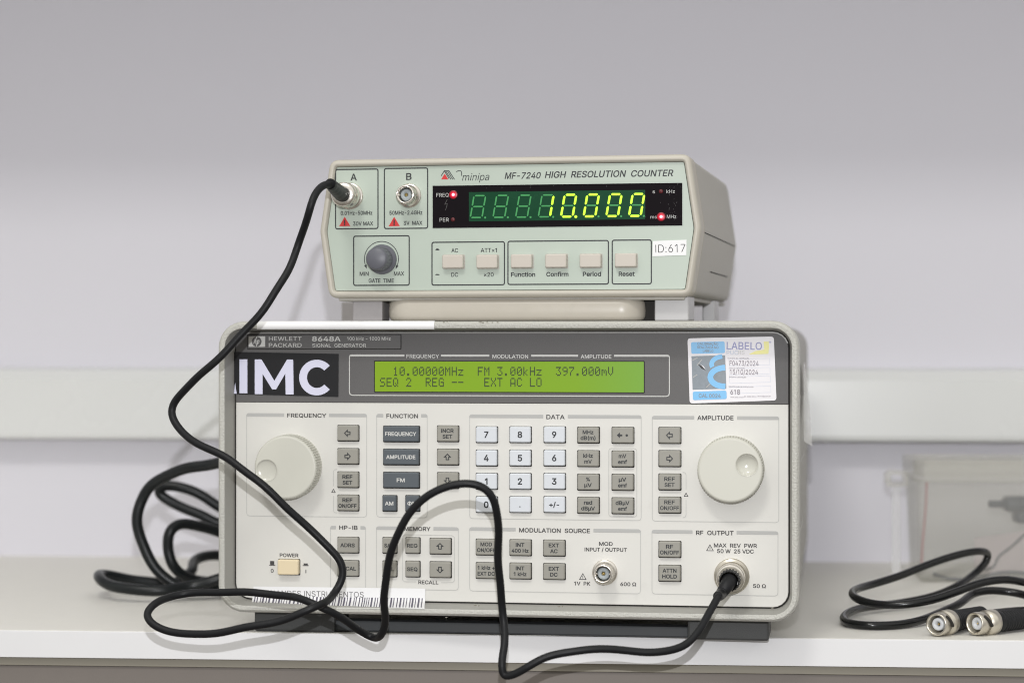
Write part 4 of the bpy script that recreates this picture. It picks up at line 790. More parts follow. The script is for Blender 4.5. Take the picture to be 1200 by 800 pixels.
# wrapped barcode sticker at the lower left edge and white tape on the upper lip
st = MB(); cols = 60
def bcpt(u, k):      # k: 0 top, 1 end of flat part, 2.. curving forward on to the frame lip
    ya = YP-.0004
    a = [(297+201.5*u, 686.6+2.6*u, ya), (296+202*u, 699.5+2.2*u, ya), (295.5+202.5*u, 703+1.8*u, ya-.0022), (294.5+203*u, 707.5+1.6*u, .0060), (293.5+204*u, 712+1.2*u, -.0003)][k]
    x, z = G(*a); return (x, a[2], z)
for k in range(4):
    for c_ in range(cols):
        st.add(([bcpt(c_/cols, k), bcpt((c_+1)/cols, k), bcpt((c_+1)/cols, k+1), bcpt(c_/cols, k+1)], [[0, 1, 2, 3]]), 'paper white', True)
PT(st, 'FERNANDES INSTRUMENTOS', 363.5, 695.2, 125, 6.6, 'print dark', -.006, YP-.00045)
u = .012; rnd = random.Random(3)
def lerp3(a, b_, t_): return tuple(a[i]+(b_[i]-a[i])*t_ for i in range(3))
while u < .985:
    wd = rnd.choice((.005, .006, .006, .010)); u2 = u+wd; sk = -.0012
    for k, (t0, t1) in enumerate(((.90, 1), (0, 1), (0, 1), (0, .55))):
        kk = k; A_ = [lerp3(bcpt(u+sk*max(0, kk-1), kk), bcpt(u+sk*max(0, kk), kk+1), t0), lerp3(bcpt(u2+sk*max(0, kk-1), kk), bcpt(u2+sk*max(0, kk), kk+1), t0),
                      lerp3(bcpt(u2+sk*max(0, kk-1), kk), bcpt(u2+sk*kk, kk+1), t1), lerp3(bcpt(u+sk*max(0, kk-1), kk), bcpt(u+sk*kk, kk+1), t1)]
        A_ = [(a, b_-.00012, c_+.00003) for a, b_, c_ in A_]
        st.add((A_, [[0, 1, 2, 3]]), 'barcode ink')
    u = u2+rnd.choice((.007, .009, .011, .014))
st.build('barcode_sticker', sg, 'white barcode sticker folded over the lower lip of the generator')
tp = MB(); xa = G(301, 378, 0)[0]; xb = G(508.8, 378, 0)[0]
pf = [(.012, ZT+.0002), (.0022, ZT+.0002), (.0007, ZT-.0004), (-.0002, ZT-.0017), (-.0002, ZT-.0040), (.0006, ZT-.0046)]
tp.add(loft([[(x, y, z) for y, z in pf] for x in (xa, (xa+xb)/2, xb)], closed=False), 'paper white', True); tp.build('paper_tape', sg, 'white tape strip along the top edge of the frame')
# chipped paint and grime on the lip, part of the frame's surface
ch = fr
for px_, w_ in ((520, 1.5), (563, 3), (566, 2), (571, 1.6), (577, 1.2), (583, 1.5), (524, 1)):
    x, z = G(px_, 376.6+random.random()*2.2, 0); ww = w_*.0005
    ch.add(flat(roundpoly([(x-ww, z), (x, z-.00035), (x+ww, z+.0001), (x+ww*.3, z+.0004)], [.0001]*4, 2), -.00012), 'desk rail')
for px_, w_, py_ in ((557, 2.5, 708.8), (561, 1.2, 709.3), (655, 2.2, 710.2), (659, 1, 710.4), (523, 1.6, 723), (774, 1.4, 723.6), (808, 1, 711), (700, 1.2, 722), (905, 2, 712), (470, 1.2, 719.5)):
    x, z = G(px_, py_, 0); ww = w_*.0005
    ch.add(flat(roundpoly([(x-ww, z), (x, z-.00035), (x+ww, z+.0001), (x+ww*.3, z+.0004)], [.0001]*4, 2), -.00012), 'desk rail')
fr.build('front_frame', sg)
# clear tape peeling off the right side
pt = MB(); rows = 10; V_ = []
for i_ in range(rows+1):
    t_ = i_/rows; z = .155-.046*t_; wd = .006+.05*math.sin(math.pi*min(1, t_*1.15+.08))
    for j in range(5):
        s_ = j/4; V_.append((W1+.0006+.0055*t_*t_*s_*s_+.0012*math.sin(7*t_+3*s_)*s_*t_, .10+wd*s_*2.2, z-.004*s_*t_))
F_ = [[i_*5+j, i_*5+j+1, (i_+1)*5+j+1, (i_+1)*5+j] for i_ in range(rows) for j in range(4)]
pt.add((V_, F_), 'tape clear', True); pt.build('peeling_tape', sg, 'clear tape peeling off the right side of the casing')

# feet and the slate bar under the front edge
fb = MB()
xa = G(299, 735, .016)[0]; xb = G(393, 735, .016)[0]
fb.add(rbox(xa, xb, .014, .052, .0002, ZB+.001, .0012), 'foot dark'); fb.build('foot', sg)
fb = MB(); xa = G(806, 735, .016)[0]; xb = G(901, 735, .016)[0]
fb.add(rbox(xa, xb, .014, .052, .0002, ZB+.001, .0012), 'foot dark'); fb.build('foot', sg)
for i_ in range(2):
    fb = MB(); xa = (-.14, .10)[i_]; fb.add(rbox(xa, xa+.04, .33, .37, .0002, ZB+.001, .0012), 'foot dark'); fb.build('foot', sg)
fb = MB(); xa = G(388, 735, .02)[0]; xb = G(808, 735, .02)[0]
fb.add(rbox(xa, xb, .0175, .030, .0006, .0068, .001), 'bar slate'); fb.build('tilt_bar', sg)

# ---------------------------------------------------------------- frequency counter
A2 = R(-11); P2 = (-.003, 1.262, .1795)
fc = empty('frequency_counter', P2, A2)
tag(fc, 'beige frequency counter with pale green panel, stacked on the signal generator', 'frequency counter')
H = Local(P2, A2)
ZF0 = .0135; ZF1 = .0935; WX = .1108; ZM = .052
def hexa(wx, z0, z1, zm, it=.0062, ib=.0056, r=.006, n=5):
    return roundpoly([(-wx+ib, z0), (wx-ib, z0), (wx, zm), (wx-it, z1), (-wx+it, z1), (-wx, zm)], [r, r, .012, r, r, .012], n)
hx = hexa(WX, ZF0, ZF1, ZM)
bz = MB()
def ring(ins, y): return [(x, y, z) for x, z in inset(hx, ins)]
bz.add(loft([ring(.0002, .020), ring(0, .018), ring(0, .0035), ring(.0005, .0014), ring(.0016, .0002), ring(.0028, 0), ring(.0036, .0006), ring(.0042, .0030)]), 'counter bezel', True)
bz.build('bezel', fc)
cs = MB(); body = []
LB = .25
for ins, y in ((.0006, .0203), (.0006, LB-.035), (.0022, LB-.012), (.0050, LB)): body.append(ring(ins, y))
cs.add(loft(body, False, True), 'counter case', True)
bd = ring(.0001, .0200); cs.add(loft([ring(.0004, .0192), ring(-.0001, .0200), ring(.0004, .0208)]), 'counter bezel', True)
def side_line(y0, z0, y1, z1, wd, m='dark gap'):     # a groove moulded in the right side
    def sxz(z): return WX-(.0056*(ZM-z)/(ZM-ZF0) if z < ZM else .0062*(z-ZM)/(ZF1-ZM))-.0004
    P_ = []
    for y, z in ((y0, z0), (y1, z1)):
        for s_ in (-1, 1): P_.append((sxz(z+s_*wd/2)+.0001, y, z+s_*wd/2))
    cs.add((P_, [[0, 1, 3, 2]]), m)
side_line(.022, .0505, .21, .0505, .0005); side_line(.085, .030, .19, .030, .0006)
cs.build('casing', fc)
YC = .0026; ci = inset(hx, .0044)
cp = MB().add(prism(ci, YC, YC+.0012), 'counter green'); cpn = cp.build('front_panel', fc)
cl = MB(); yc = YC
def CT(mb, s, px, py, wpx, hpx, m='print black', bold=.014, **k): PT(mb, s, px, py, wpx, hpx, m, bold, yc-.00002, Lc=H, **k)
def cbox(px0, px1, py0, py1): outline(cl, px0, px1, py0, py1, 'print black', .00066, .0011, yc, H)
cbox(393.3, 443, 198.5, 268); cbox(450.5, 501.2, 197.3, 267.6)
cbox(414.5, 479.6, 276.5, 334.2); cbox(506.3, 591.2, 283.6, 333.8); cbox(595.3, 713, 282.3, 333); cbox(717.5, 763.3, 281.3, 332.6)
CT(cl, 'A', 414.5, 207.7, 7.6, 7.8); CT(cl, 'B', 479.2, 206.9, 6.4, 7.8)
CT(cl, '0.01Hz-50MHz', 417.8, 249.6, 37, 4.5); CT(cl, '50MHz-2.4GHz', 475.7, 249.3, 38.5, 4.5)
CT(cl, '30V MAX', 425.5, 262, 23.5, 4.5); CT(cl, '3V  MAX', 484, 261.3, 22, 4.5)
for px_c in (404, 462):
    pts = [H(px_c-6.6, 265.2, yc), H(px_c+6.6, 265, yc), H(px_c, 254, yc)]; cl.add(flat(pts, yc-eps()), 'print red')
    x, z = H(px_c, 261, yc); cl.add(text('!', x, z, None, .0030, yc-.0003, .03), 'print black')
CT(cl, 'MF-7240', 612.8, 205.8, 41.5, 7.3, bold=.014, ital=.2); CT(cl, 'HIGH  RESOLUTION  COUNTER', 713.8, 203.8, 150, 7.3, bold=.014, ital=.2)
CT(cl, 'MIN', 426.8, 320.8, 10.5, 4.6); CT(cl, 'MAX', 467.6, 320.6, 12, 4.6); CT(cl, 'GATE  TIME', 446.8, 328.8, 29.5, 4.6)
CT(cl, 'AC', 532.9, 293.4, 7.8, 4.7, bold=.01); CT(cl, 'ATT×1', 572.8, 293.2, 19, 4.7, bold=.01); CT(cl, 'DC', 532.9, 321.8, 8, 4.7, bold=.01); CT(cl, '×20', 572.8, 321.7, 11.5, 4.7, bold=.01)
CT(cl, 'Function', 613, 321.6, 28.5, 4.9, bold=.022); CT(cl, 'Confirm', 653.2, 321.3, 26, 4.9, bold=.022); CT(cl, 'Period', 693.7, 321.1, 21.5, 4.9, bold=.022); CT(cl, 'Reset', 734.4, 320.9, 18.8, 4.9, bold=.022)
for py in (292.7, 321.8):
    x, z = H(512.6, py, yc); u_ = 1.24/F; hh = 1.5 if py < 300 else .8
    cl.add(flat([(x-2.6*u_, z-.6*u_), (x+2.6*u_, z-.6*u_), (x+2.6*u_, z), (x+1.6*u_, z+.3*u_), (x+1.3*u_, z+hh*u_), (x-1.3*u_, z+hh*u_), (x-1.6*u_, z+.3*u_), (x-2.6*u_, z)], yc-eps()), 'print black')
# scale arc with arrow heads round the gate time knob
kx, kz = H(447, 303.5, yc); rr = 20.8*1.265/F
arc = [(kx+rr*math.cos(R(a)), kz+rr*math.sin(R(a))) for a in range(-25, 206, 7)]
cl.add(ribbon(arc, .0004, yc-eps()), 'print black')
for a, s_ in ((-25, 1), (203, -1)):
    p = Vector((kx+rr*math.cos(R(a)), kz+rr*math.sin(R(a)))); tdir = Vector((math.sin(R(a)), -math.cos(R(a))))*s_; nd = Vector((-tdir.y, tdir.x))
    cl.add(flat([tuple(p-tdir*.0006+nd*.0008), tuple(p+tdir*.0018), tuple(p-tdir*.0006-nd*.0008)], yc-eps()), 'print black')
# maker's mark
def hp_(X, Y): return H(500+X/10, 180+Y/10, yc)
cl.add(flat([hp_(170, 303), hp_(255, 303), hp_(212, 236)], yc-eps()), 'print red')
for pts in ([(170, 262), (207, 203), (262, 292)], [(205, 202), (222, 202), (285, 303)], [(228, 203), (243, 203), (306, 303)], [(248, 203), (262, 203), (326, 303)]):
    cl.add(ribbon([hp_(*p) for p in pts], .00042, yc-eps()), 'print black')
CT(cl, 'minipa', 558, 207.3, 31, 8.6, bold=-.004, ital=.22)
cl.add(ribbon([(q.x, q.y) for q in smoothpath([Vector((*hp_(*p), 0)) for p in ((348, 214), (362, 206), (384, 203), (402, 206), (409, 222), (410, 262))], 6)], .0004, yc-eps()), 'print black')
cl.build('lettering', cpn)

# buttons
for px_c, py in ((532.6, 306.6), (572.6, 306.6), (612.9, 306.2), (653.3, 305.8), (693.5, 305.6), (734.8, 305.1)):
    x, z = H(px_c-.8, py, yc); kw = .0062; kh = .0039; k = MB()
    k.add(prism(rrect(x-kw-.0003, x+kw+.0004, z-kh-.0004, z+kh+.0002, .0007, 3), yc-.0001, yc+.0002), 'counter case')
    k.add(loft([[(a, y, b_) for a, b_ in rrect(x-kw+i_, x+kw-i_, z-kh+i_, z+kh-i_, .0008, 3)] for i_, y in ((0, yc), (.0001, yc-.0030), (.0003, yc-.0035), (.0007, yc-.0037))], False, True), 'counter button')
    k.build('push_button', fc)
# gate time knob
x, z = H(448, 304, yc); k = MB()
k.add(lathe([(yc, .0086), (yc-.0012, .0086), (yc-.0020, .0082), (yc-.0024, .0066), (yc-.004, .0064)], x, z, 48), 'knob slate', True)
k.add(lathe([(yc-.0024, .0068), (yc-.0126, .0064), (yc-.0138, .0061), (yc-.0144, .0053), (yc-.0146, .0001)], x, z, 48), 'knob slate', True)
for a in range(0, 360, 20):
    M_ = Matrix.Translation((x, 0, z)) @ Matrix.Rotation(R(a), 4, 'Y'); k.add(rbox(.0058, .0068, yc-.0112, yc-.0026, -.0005, .0005, .0002, 1), 'knob slate', False, M_)
k.build('gate_time_knob', fc, 'slate grey gate time knob')
# sockets
x, z = H(480, 229.5, yc); s_ = MB(); bnc(s_, x, z, yc, flange=.0070); s_.build('coaxial_socket', fc, 'open silver socket under the letter B')
x, z = H(410.5, 230, yc); s_ = MB(); bnc(s_, x, z, yc, flange=.0078); s_.build('coaxial_socket', fc, 'silver socket under the letter A with the cable plugged in'); BX, BZ = x, z

# display window
def quadw(mb, pxs, m, y, th=.0003): mb.add(prism([H(a, b_, y) for a, b_ in pxs], y, y+th), m)
dw = MB(); yw = yc-.0004
quadw(dw, [(507, 267.3), (799.5, 264.2), (799.5, 214.3), (507, 217.8)], 'window black', yw, .0006); yg = yw-.00005
rd = random.Random(11)
for _ in range(46):      # dust and wipe marks on the window
    a, b_ = (rd.gauss(789, 7), rd.uniform(217, 262)) if rd.random() < .6 else (rd.uniform(512, 795), rd.gauss(219, 2.5))
    if a > 798 or b_ < 216.5-(a-650)*.008: continue
    x, z = H(a, b_, yw); l_ = rd.uniform(.0001, .0009); t_ = rd.uniform(.9, 1.8)
    dw.add(ribbon([(x, z), (x+l_*math.cos(t_), z+l_*math.sin(t_))], .00016, yw-eps()), 'dust')
dwo = dw.build('display_window', fc, 'black display window of the counter')
gp = MB(); quadw(gp, [(549.5, 259.5), (756, 256.8), (756, 222.6), (549.5, 225.2)], 'display green', yw-.0001, .0001)
for s_, px_c, py, w_, hh in (('FREQ', 518.6, 228.6, 14.5, 4.4), ('PER', 520.6, 257.6, 10.8, 4.4), ('s', 766.2, 224.6, 3, 4), ('kHz', 786, 224.4, 10, 4), ('ms', 766, 254.2, 7.5, 3.8), ('MHz', 787, 253.9, 11, 4)):
    PT(gp, s_, px_c, py, w_, hh, 'print grey', 0.004, yw-.0001, Lc=H)
gp.add(ribbon([H(a, b_, yw) for a, b_ in ((524.2, 234), (521.4, 239.4), (524.4, 239), (522.2, 246.5))], .00035, yw-eps()-.0001), 'print dark')
gp.build('digit_backing', dwo)
DW, DH = 13.6, 25.6; sh = .17
def seg_pts(i_, a=1.8):
    x0_, x1_ = -DW/2, DW/2; y0_, ym, y1_ = -DH/2, 0, DH/2; g = .8; h_ = a/2
    horiz = lambda y: [(x0_+g+h_*.2, y), (x0_+g+h_+.2, y-h_), (x1_-g-h_-.2, y-h_), (x1_-g-h_*.2, y), (x1_-g-h_-.2, y+h_), (x0_+g+h_+.2, y+h_)]
    vert = lambda x, ya, yb_: [(x, ya+g), (x-h_, ya+g+h_), (x-h_, yb_-g-h_), (x, yb_-g), (x+h_, yb_-g-h_), (x+h_, ya+g+h_)]
    return {'a': horiz(y0_), 'g': horiz(ym), 'd': horiz(y1_), 'f': vert(x0_, y0_, ym), 'b': vert(x1_, y0_, ym), 'e': vert(x0_, ym, y1_), 'c': vert(x1_, ym, y1_)}[i_]
for i_ in range(8):
    cx_ = 560.3+26.55*i_; cy_ = 242.2-.0105*(cx_-560.3)
    lit = {4-1: '', 3: ''}.get(i_, ''); lit = '' if i_ < 3 else ('bc' if i_ == 3 else 'abcdef')
    d = MB()
    for s_ in 'abcdefg':
        d.add(flat([H(cx_+a-b_*sh, cy_+b_, yw) for a, b_ in seg_pts(s_, 2.7 if s_ in lit else 1.8)], yw-.00018-eps()), 'segment lit' if s_ in lit else 'segment dim')
    x, z = H(cx_+DW/2+1.6, cy_+DH/2+.1, yw); d.add(disc(x, z, .00085 if i_ == 4 else .0006, yw-.00018-eps(), 14), 'segment lit' if i_ == 4 else 'segment dim')
    d.build('digit', dwo, ('dim unlit digit', 'glowing digit 1', 'glowing digit 0')[0 if i_ < 3 else (1 if i_ == 3 else 2)])
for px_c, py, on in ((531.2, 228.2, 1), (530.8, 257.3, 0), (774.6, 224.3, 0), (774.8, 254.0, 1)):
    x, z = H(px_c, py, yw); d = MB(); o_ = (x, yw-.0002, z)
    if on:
        d.add(lathe([(yw-.0001, .0025), (yw-.00022, .0023), (yw-.00025, .0010)], x, z, 32), 'led halo', True)  # emissive disc paints the glow around the lamp
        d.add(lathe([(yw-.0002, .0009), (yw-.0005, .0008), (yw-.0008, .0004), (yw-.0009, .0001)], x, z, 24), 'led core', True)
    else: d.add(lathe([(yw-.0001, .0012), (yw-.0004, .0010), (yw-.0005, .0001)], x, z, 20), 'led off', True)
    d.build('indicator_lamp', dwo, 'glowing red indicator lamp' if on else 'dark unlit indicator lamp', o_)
st = MB(); q5 = [H(a, b_, yc) for a, b_ in ((764.7, 300.3), (804.4, 298.9), (804.6, 281), (765.2, 282.6))]
st.add(prism(q5, yc-.0003, yc-.00005), 'paper white'); PT(st, 'ID:617', 785.6, 291, 35, 9.4, 'print dark', -.008, yc-.0003, Lc=H, rot=.02); st.build('id_sticker', fc, 'small white sticker reading ID:617')
# scuffs on the panel
# handle folded under the body, feet
hx0 = H(450, 362, .004)[0]; hx1 = H(753.5, 362, .004)[0]; hd = MB(); rings = []
for ins, z in ((.0030, .0003), (.0010, .0010), (.0002, .0028), (0, .0060), (.0003, .0100), (.0012, .0120), (.0030, .0128)):
    rings.append([(x, y, z) for x, y in rrect(hx0+ins, hx1-ins, .0035+ins, .150-ins, .014-ins, 8)])
hd.add(loft(rings, True, True), 'handle beige', True); hd.build('carry_handle', fc)
def foot(pa, pb_, y0, y1, m, z0=.0002, py=365):
    xa = H(pa, py, y0)[0]; xb = H(pb_, py, y0)[0]; MB().add(rbox(xa, xb, y0, y1, z0, ZF0+.0006, .0008), m).build('foot', fc)
foot(413, 448, .012, .030, 'foot grey'); foot(767, 807, .010, .040, 'foot silver'); foot(823, 838, .150, .175, 'foot silver'); foot(400, 425, .15, .175, 'foot grey')
us = MB().add(rbox(-WX+.010, WX-.010, .006, LB-.01, ZF0-.0016, ZF0+.001, .0008), 'counter case'); us.build('underside', fc)
us = MB().add(rbox(H(757, 360, .016)[0]-.03, H(767, 360, .016)[0]+.001, .016, .14, .0002, .0134), 'dark gap'); us.build('shade_filler', fc)  # black block stands in for the shade between handle and foot

# ---------------------------------------------------------------- black coaxial cable from socket A to the RF socket
M2 = fc.matrix_basis if False else (Matrix.Translation(P2) @ Matrix.Rotation(A2, 4, 'Z'))
M1 = Matrix.Translation(P1) @ Matrix.Rotation(A1, 4, 'Z')
A0 = M2 @ Vector((BX, yc, BZ)); An = M2.to_3x3() @ Vector((0, -1, 0))
B0 = M1 @ Vector((RFX, YP, RFZ)); Bn = M1.to_3x3() @ Vector((0, -1, 0))
cx_root = empty('coaxial_cable', tuple(A0)); tag(cx_root, 'long black coaxial cable looping from the counter across the front of the signal generator', 'cable')
def rel(mb, name, root, parent, label=None):
    for i_ in range(len(mb.v)): mb.v[i_] = mb.v[i_]-Vector(root.location)
    return mb.build(name, parent, label)
# plug on socket A
def plug(mb_shell, p, d, L=.016, r=.0073):
    mb_shell.add(lathe([(-.0005, r-.0012), (-.0012, r-.0003), (-.0045, r), (-.0095, r), (-.0100, r-.0010), (-.0112, r-.0011), (-.0116, r-.0002), (-L+.001, r-.0002), (-L, r-.0010), (-L, .004)], 0, 0, 44), 'metal nickel', True, aim(p, d))
sh_ = MB(); plug(sh_, A0+An*.002, An, .0150, .0072); c1 = rel(sh_, 'plug_shell', cx_root, cx_root)
bd_ = (An+Vector((-.35, 0, .12))).normalized()
bs = A0+An*.0145
bpth = smoothpath([bs, bs+An*.004, bs.lerp(wp(387, 215.5, 1.222), .55)+An*.003, wp(387, 215.5, 1.222)], 8)
bt = MB(); nb = len(bpth); bt.add(tube(bpth, [.0049-.0022*(i_/(nb-1))+(.0003 if i_ % 3 == 0 and i_ > nb*.3 else 0) for i_ in range(nb)], 20), 'boot rubber', True); rel(bt, 'strain_relief', cx_root, c1)
sh_ = MB(); M_ = aim(B0+Bn*.003, Bn)
sh_.add(lathe([(0, .0075), (-.002, .0080), (-.011, .0080), (-.0118, .0074), (-.012, .0066), (-.017, .0062), (-.0175, .0050)], 0, 0, 48, None), 'metal nickel', True, M_); c2 = rel(sh_, 'plug_shell', cx_root, cx_root)
bs2 = B0+Bn*.019; bt = MB()
bt.add(lathe([(0, .0050), (-.0005, .0061), (-.0010, .0063), (-.0080, .0060), (-.0095, .0052)], 0, 0, 40, {1: .0004, 2: .0005, 3: .0005}), 'boot rubber', False, aim(bs2, Bn))
b3 = bs2+Bn*.007
bp2 = smoothpath([b3, b3+Bn*.004+Vector((-.0012, 0, -.002)), b3+Bn*.007+Vector((-.004, 0, -.006)), wp(841, 698, 1.198)], 6); nb = len(bp2)
bt.add(tube(bp2, [.0046-.0021*(i_/(nb-1)) for i_ in range(nb)], 20), 'boot rubber', True); rel(bt, 'strain_relief', cx_root, c2)
pts = [(389, 216.5, 1.224), (380, 217, 1.218), (370.5, 226, 1.212), (363, 243, 1.208), (352, 283, 1.218), (336, 320, 1.213), (312, 358, 1.208), (284, 392, 1.208), (250, 425, 1.208), (219, 453, 1.213), (204, 472, 1.218), (202, 487, 1.218), (213, 506, 1.213),
       (240, 523, 1.203), (268, 538, 1.198), (300, 562, 1.193), (330, 588, 1.193), (360, 617, 1.198), (385, 640, 1.198), (399, 658, 1.198), (402, 678, 1.198), (392, 697, 1.196), (372, 709, 1.177),
       (335, 724, 1.177), (290, 735, 1.180), (245, 743, 1.187), (208, 741, 1.197), (181, 731, 1.202), (172.5, 719, 1.207), (183, 706, 1.212), (210, 697, 1.228), (250, 693, 1.223), (290, 693, 1.213), (330, 697.5, 1.208), (365, 706, 1.192), (400, 722, 1.197),
       (425, 740, 1.212), (438, 747, 1.212), (447, 744, 1.200), (451, 730, 1.195), (451, 700, 1.180), (453, 668, 1.170), (462, 633, 1.160), (480, 602, 1.155), (505, 578, 1.150), (535, 565.5, 1.148), (560, 568, 1.148), (577, 583, 1.150), (584.5, 610, 1.155), (584, 645, 1.165),
       (585, 685, 1.175), (590, 722, 1.180), (592, 755, 1.175), (589, 779, 1.170), (591, 791, 1.170), (600, 790, 1.168), (618, 780, 1.165), (645, 767, 1.165), (685, 760.5, 1.165), (730, 762, 1.168), (770, 764, 1.170), (800, 756, 1.175), (820, 738, 1.180), (831, 718, 1.188), (842, 698, 1.195)]
P_ = relax(smoothpath([wp(*p) for p in pts], 8), 10)
rel(MB().add(tube(wob(P_), .0021, 16), 'cable rubber', True), 'cord', cx_root, cx_root)

# ---------------------------------------------------------------- black patch cable lying on the desk at the right
def dw_(px, d, z): return Vector(((px-600)/F*d, d, z))
pc = empty('patch_cable', (.24, 1.262, 0)); tag(pc, 'coiled black patch cable with two nickel plugs lying near the front right desk edge', 'cable')
def bayonet(p, d, blen, tail):
    d = Vector(d).normalized(); M_ = aim(p, -d)     # opening faces -d
    s_ = MB(); r = .0066
    s_.add(lathe([(.014, .0050), (.0010, .0050), (.0002, .0055), (0, .0060), (.0004, .0064), (.0030, r), (.0078, r-.0001), (.0082, r-.0006), (.0088, r-.0006), (.0090, r+.0006), (.0160, r+.0007), (.0168, r-.0002), (.0168, .004)], 0, 0, 48), 'metal dull', True, M_)
    # helical bayonet slot
    for t0, t1 in (((.0030, -.2), (.0080, .75)),):
        sl = [Vector(((r+.00005)*math.sin(t0[1]+(t1[1]-t0[1])*k/8+1.0), t0[0]+(t1[0]-t0[0])*k/8, (r+.00005)*math.cos(t0[1]+(t1[1]-t0[1])*k/8+1.0))) for k in range(9)]
        s_.add(tube(sl, .0009, 8), 'dark gap', True, M_)
    sh = rel(s_, 'plug_shell', pc, pc)
    i_ = MB(); i_.add(lathe([(.012, .0050), (.0118, .0040)], 0, 0, 32), 'dark gap', True, M_)
    i_.add(lathe([(.012, .0040), (.0026, .0036), (.0020, .0034), (.0020, .0016), (.0060, .0014)], 0, 0, 32), 'insulator white', True, M_)
    i_.add(lathe([(.009, .0006), (.0030, .0005), (.0026, .0001)], 0, 0, 12), 'metal gold', True, M_); i_.add(lathe([(.0121, .0052), (.0121, .0001)], 0, 0, 16), 'dark gap', True, M_)
    rel(i_, 'insulator', pc, sh)
    b_ = MB(); prof = [(.0166, .003), (.0166, .0064), (.0180, .0066)]
    yv = .020
    while yv < blen-.006:
        rr_ = .0066-(yv/blen)*.0012; prof += [(yv, rr_), (yv+.0012, rr_), (yv+.0014, rr_-.0005), (yv+.0020, rr_-.0005)]; yv += .0022
    prof += [(blen-.004, .0048), (blen, .0036), (blen, .0024)]
    b_.add(lathe(prof, 0, 0, 36), 'boot rubber', True, M_); rel(b_, 'strain_relief', pc, sh)
    return p+d*blen
p1 = wp(1097, 731.5, 1.2625); p1.z = .0071
e1 = bayonet(p1, (.60, .80, -.01), .064, None)
p2 = wp(1141.5, 730.5, 1.266); p2.z = .0071
e2 = bayonet(p2, (.80, .60, -.01), .066, None)
zr = .0027
def c7(X, Y, d, dz=0): return wp(940+X*.35, 520+Y*.35, d)
def lay(X, Y): 
    py = 520+Y*.35; d = (CAM.z-zr)*F/(py-400); return wp(940+X*.35, py, d)
path = [e1, e1+Vector((.03, .03, -.001)), e1+Vector((.075, .035, -.002)), e1+Vector((.12, .03, .002)), e1+Vector((.11, .045, .01)),
        c7(860, 480, 1.375), c7(743, 462, 1.355), c7(680, 453, 1.345), c7(600, 464, 1.335), c7(520, 493, 1.325), c7(430, 523, 1.318), c7(330, 538, 1.318), c7(240, 535, 1.325), c7(182, 517, 1.335), c7(168, 498, 1.35), c7(185, 484, 1.365), c7(240, 468, 1.38),
        c7(330, 440, 1.395), c7(430, 400, 1.41), c7(520, 371, 1.42), c7(590, 358, 1.43), c7(622, 368, 1.44), c7(615, 395, 1.44), c7(570, 440, 1.43), c7(510, 480, 1.41), c7(430, 512, 1.40), c7(300, 536, 1.385), c7(210, 546, 1.365), c7(158, 562, 1.345), c7(138, 583, 1.322), c7(160, 605, 1.302),
        c7(230, 618, 1.292), c7(320, 611, 1.296), c7(400, 589, 1.312), c7(470, 560, 1.33), c7(530, 533, 1.345), c7(570, 502, 1.36), c7(620, 490, 1.365), c7(690, 494, 1.365), c7(750, 506, 1.36), c7(830, 540, 1.34), e2+Vector((.055, .01, 0)), e2+Vector((.025, .012, -.001)), e2]
for p in path:
    if p.z < zr: p.z = zr
P_ = relax(smoothpath(path, 8), 8)
rel(MB().add(tube(P_, .00245, 16), 'cable glossy', True), 'cord', pc, pc)

# ---------------------------------------------------------------- thick power cord heaped behind the generator at the left
pwc = empty('mains_cable', (-.25, 1.5, 0)); tag(pwc, 'thick black power cord heaped in loops behind the left side of the signal generator', 'power cord')
c8 = lambda X, Y, d: wp(X, Y, d)
path = [c8(330, 530, 1.40), c8(290, 536, 1.40), c8(255, 542, 1.42), (c8(222, 548, 1.43)), c8(193, 558, 1.44), c8(172, 575, 1.45), c8(161, 600, 1.45), c8(163, 628, 1.45), c8(175, 655, 1.45), c8(192, 676, 1.45), c8(212, 687, 1.45), c8(238, 691, 1.45), c8(262, 686, 1.46), c8(285, 672, 1.47), c8(300, 650, 1.50),
        c8(290, 634, 1.51), c8(258, 624, 1.50), c8(235, 617, 1.49), c8(212, 613, 1.48), c8(199, 622, 1.475), c8(196, 642, 1.475), c8(203, 662, 1.475), c8(218, 676, 1.48), c8(245, 682, 1.50), c8(290, 680, 1.53),
        c8(330, 640, 1.54), c8(320, 615, 1.53), c8(285, 608, 1.53), c8(258, 614, 1.53), c8(235, 604, 1.53), c8(205, 590, 1.53), c8(187, 577, 1.53), c8(192, 569, 1.53), c8(212, 570, 1.53), c8(235, 580, 1.53), c8(255, 593, 1.53), c8(290, 610, 1.53)]
mn = .0036
for p in path:
    if p.z < mn: p.z = mn
P_ = relax(smoothpath(path, 8), 8)
rel(MB().add(tube(wob(P_), .0036, 16), 'cord rubber', True), 'cord', pwc, pwc)
pw2 = empty('mains_cable', (-.25, 1.45, 0)); tag(pw2, 'long flat loop of black mains lead reaching farthest left on the desk', 'mains lead')
path = [c8(330, 655, 1.47), c8(290, 668, 1.45), c8(255, 678, 1.44), c8(222, 687, 1.44), c8(190, 692, 1.43), c8(155, 690.5, 1.43), c8(128, 684, 1.44), c8(115, 676, 1.455), c8(121, 673.5, 1.48), c8(145, 677, 1.49), c8(175, 681, 1.495), c8(200, 684, 1.50), c8(225, 670, 1.52), c8(228, 656, 1.54), c8(240, 651, 1.55), c8(262, 650, 1.56), c8(310, 655, 1.56)]
for p in path:
    if p.z < mn: p.z = mn
P_ = relax(smoothpath(path, 8), 6)
rel(MB().add(tube(wob(P_), .0036, 16), 'cord rubber', True), 'cord', pw2, pw2)

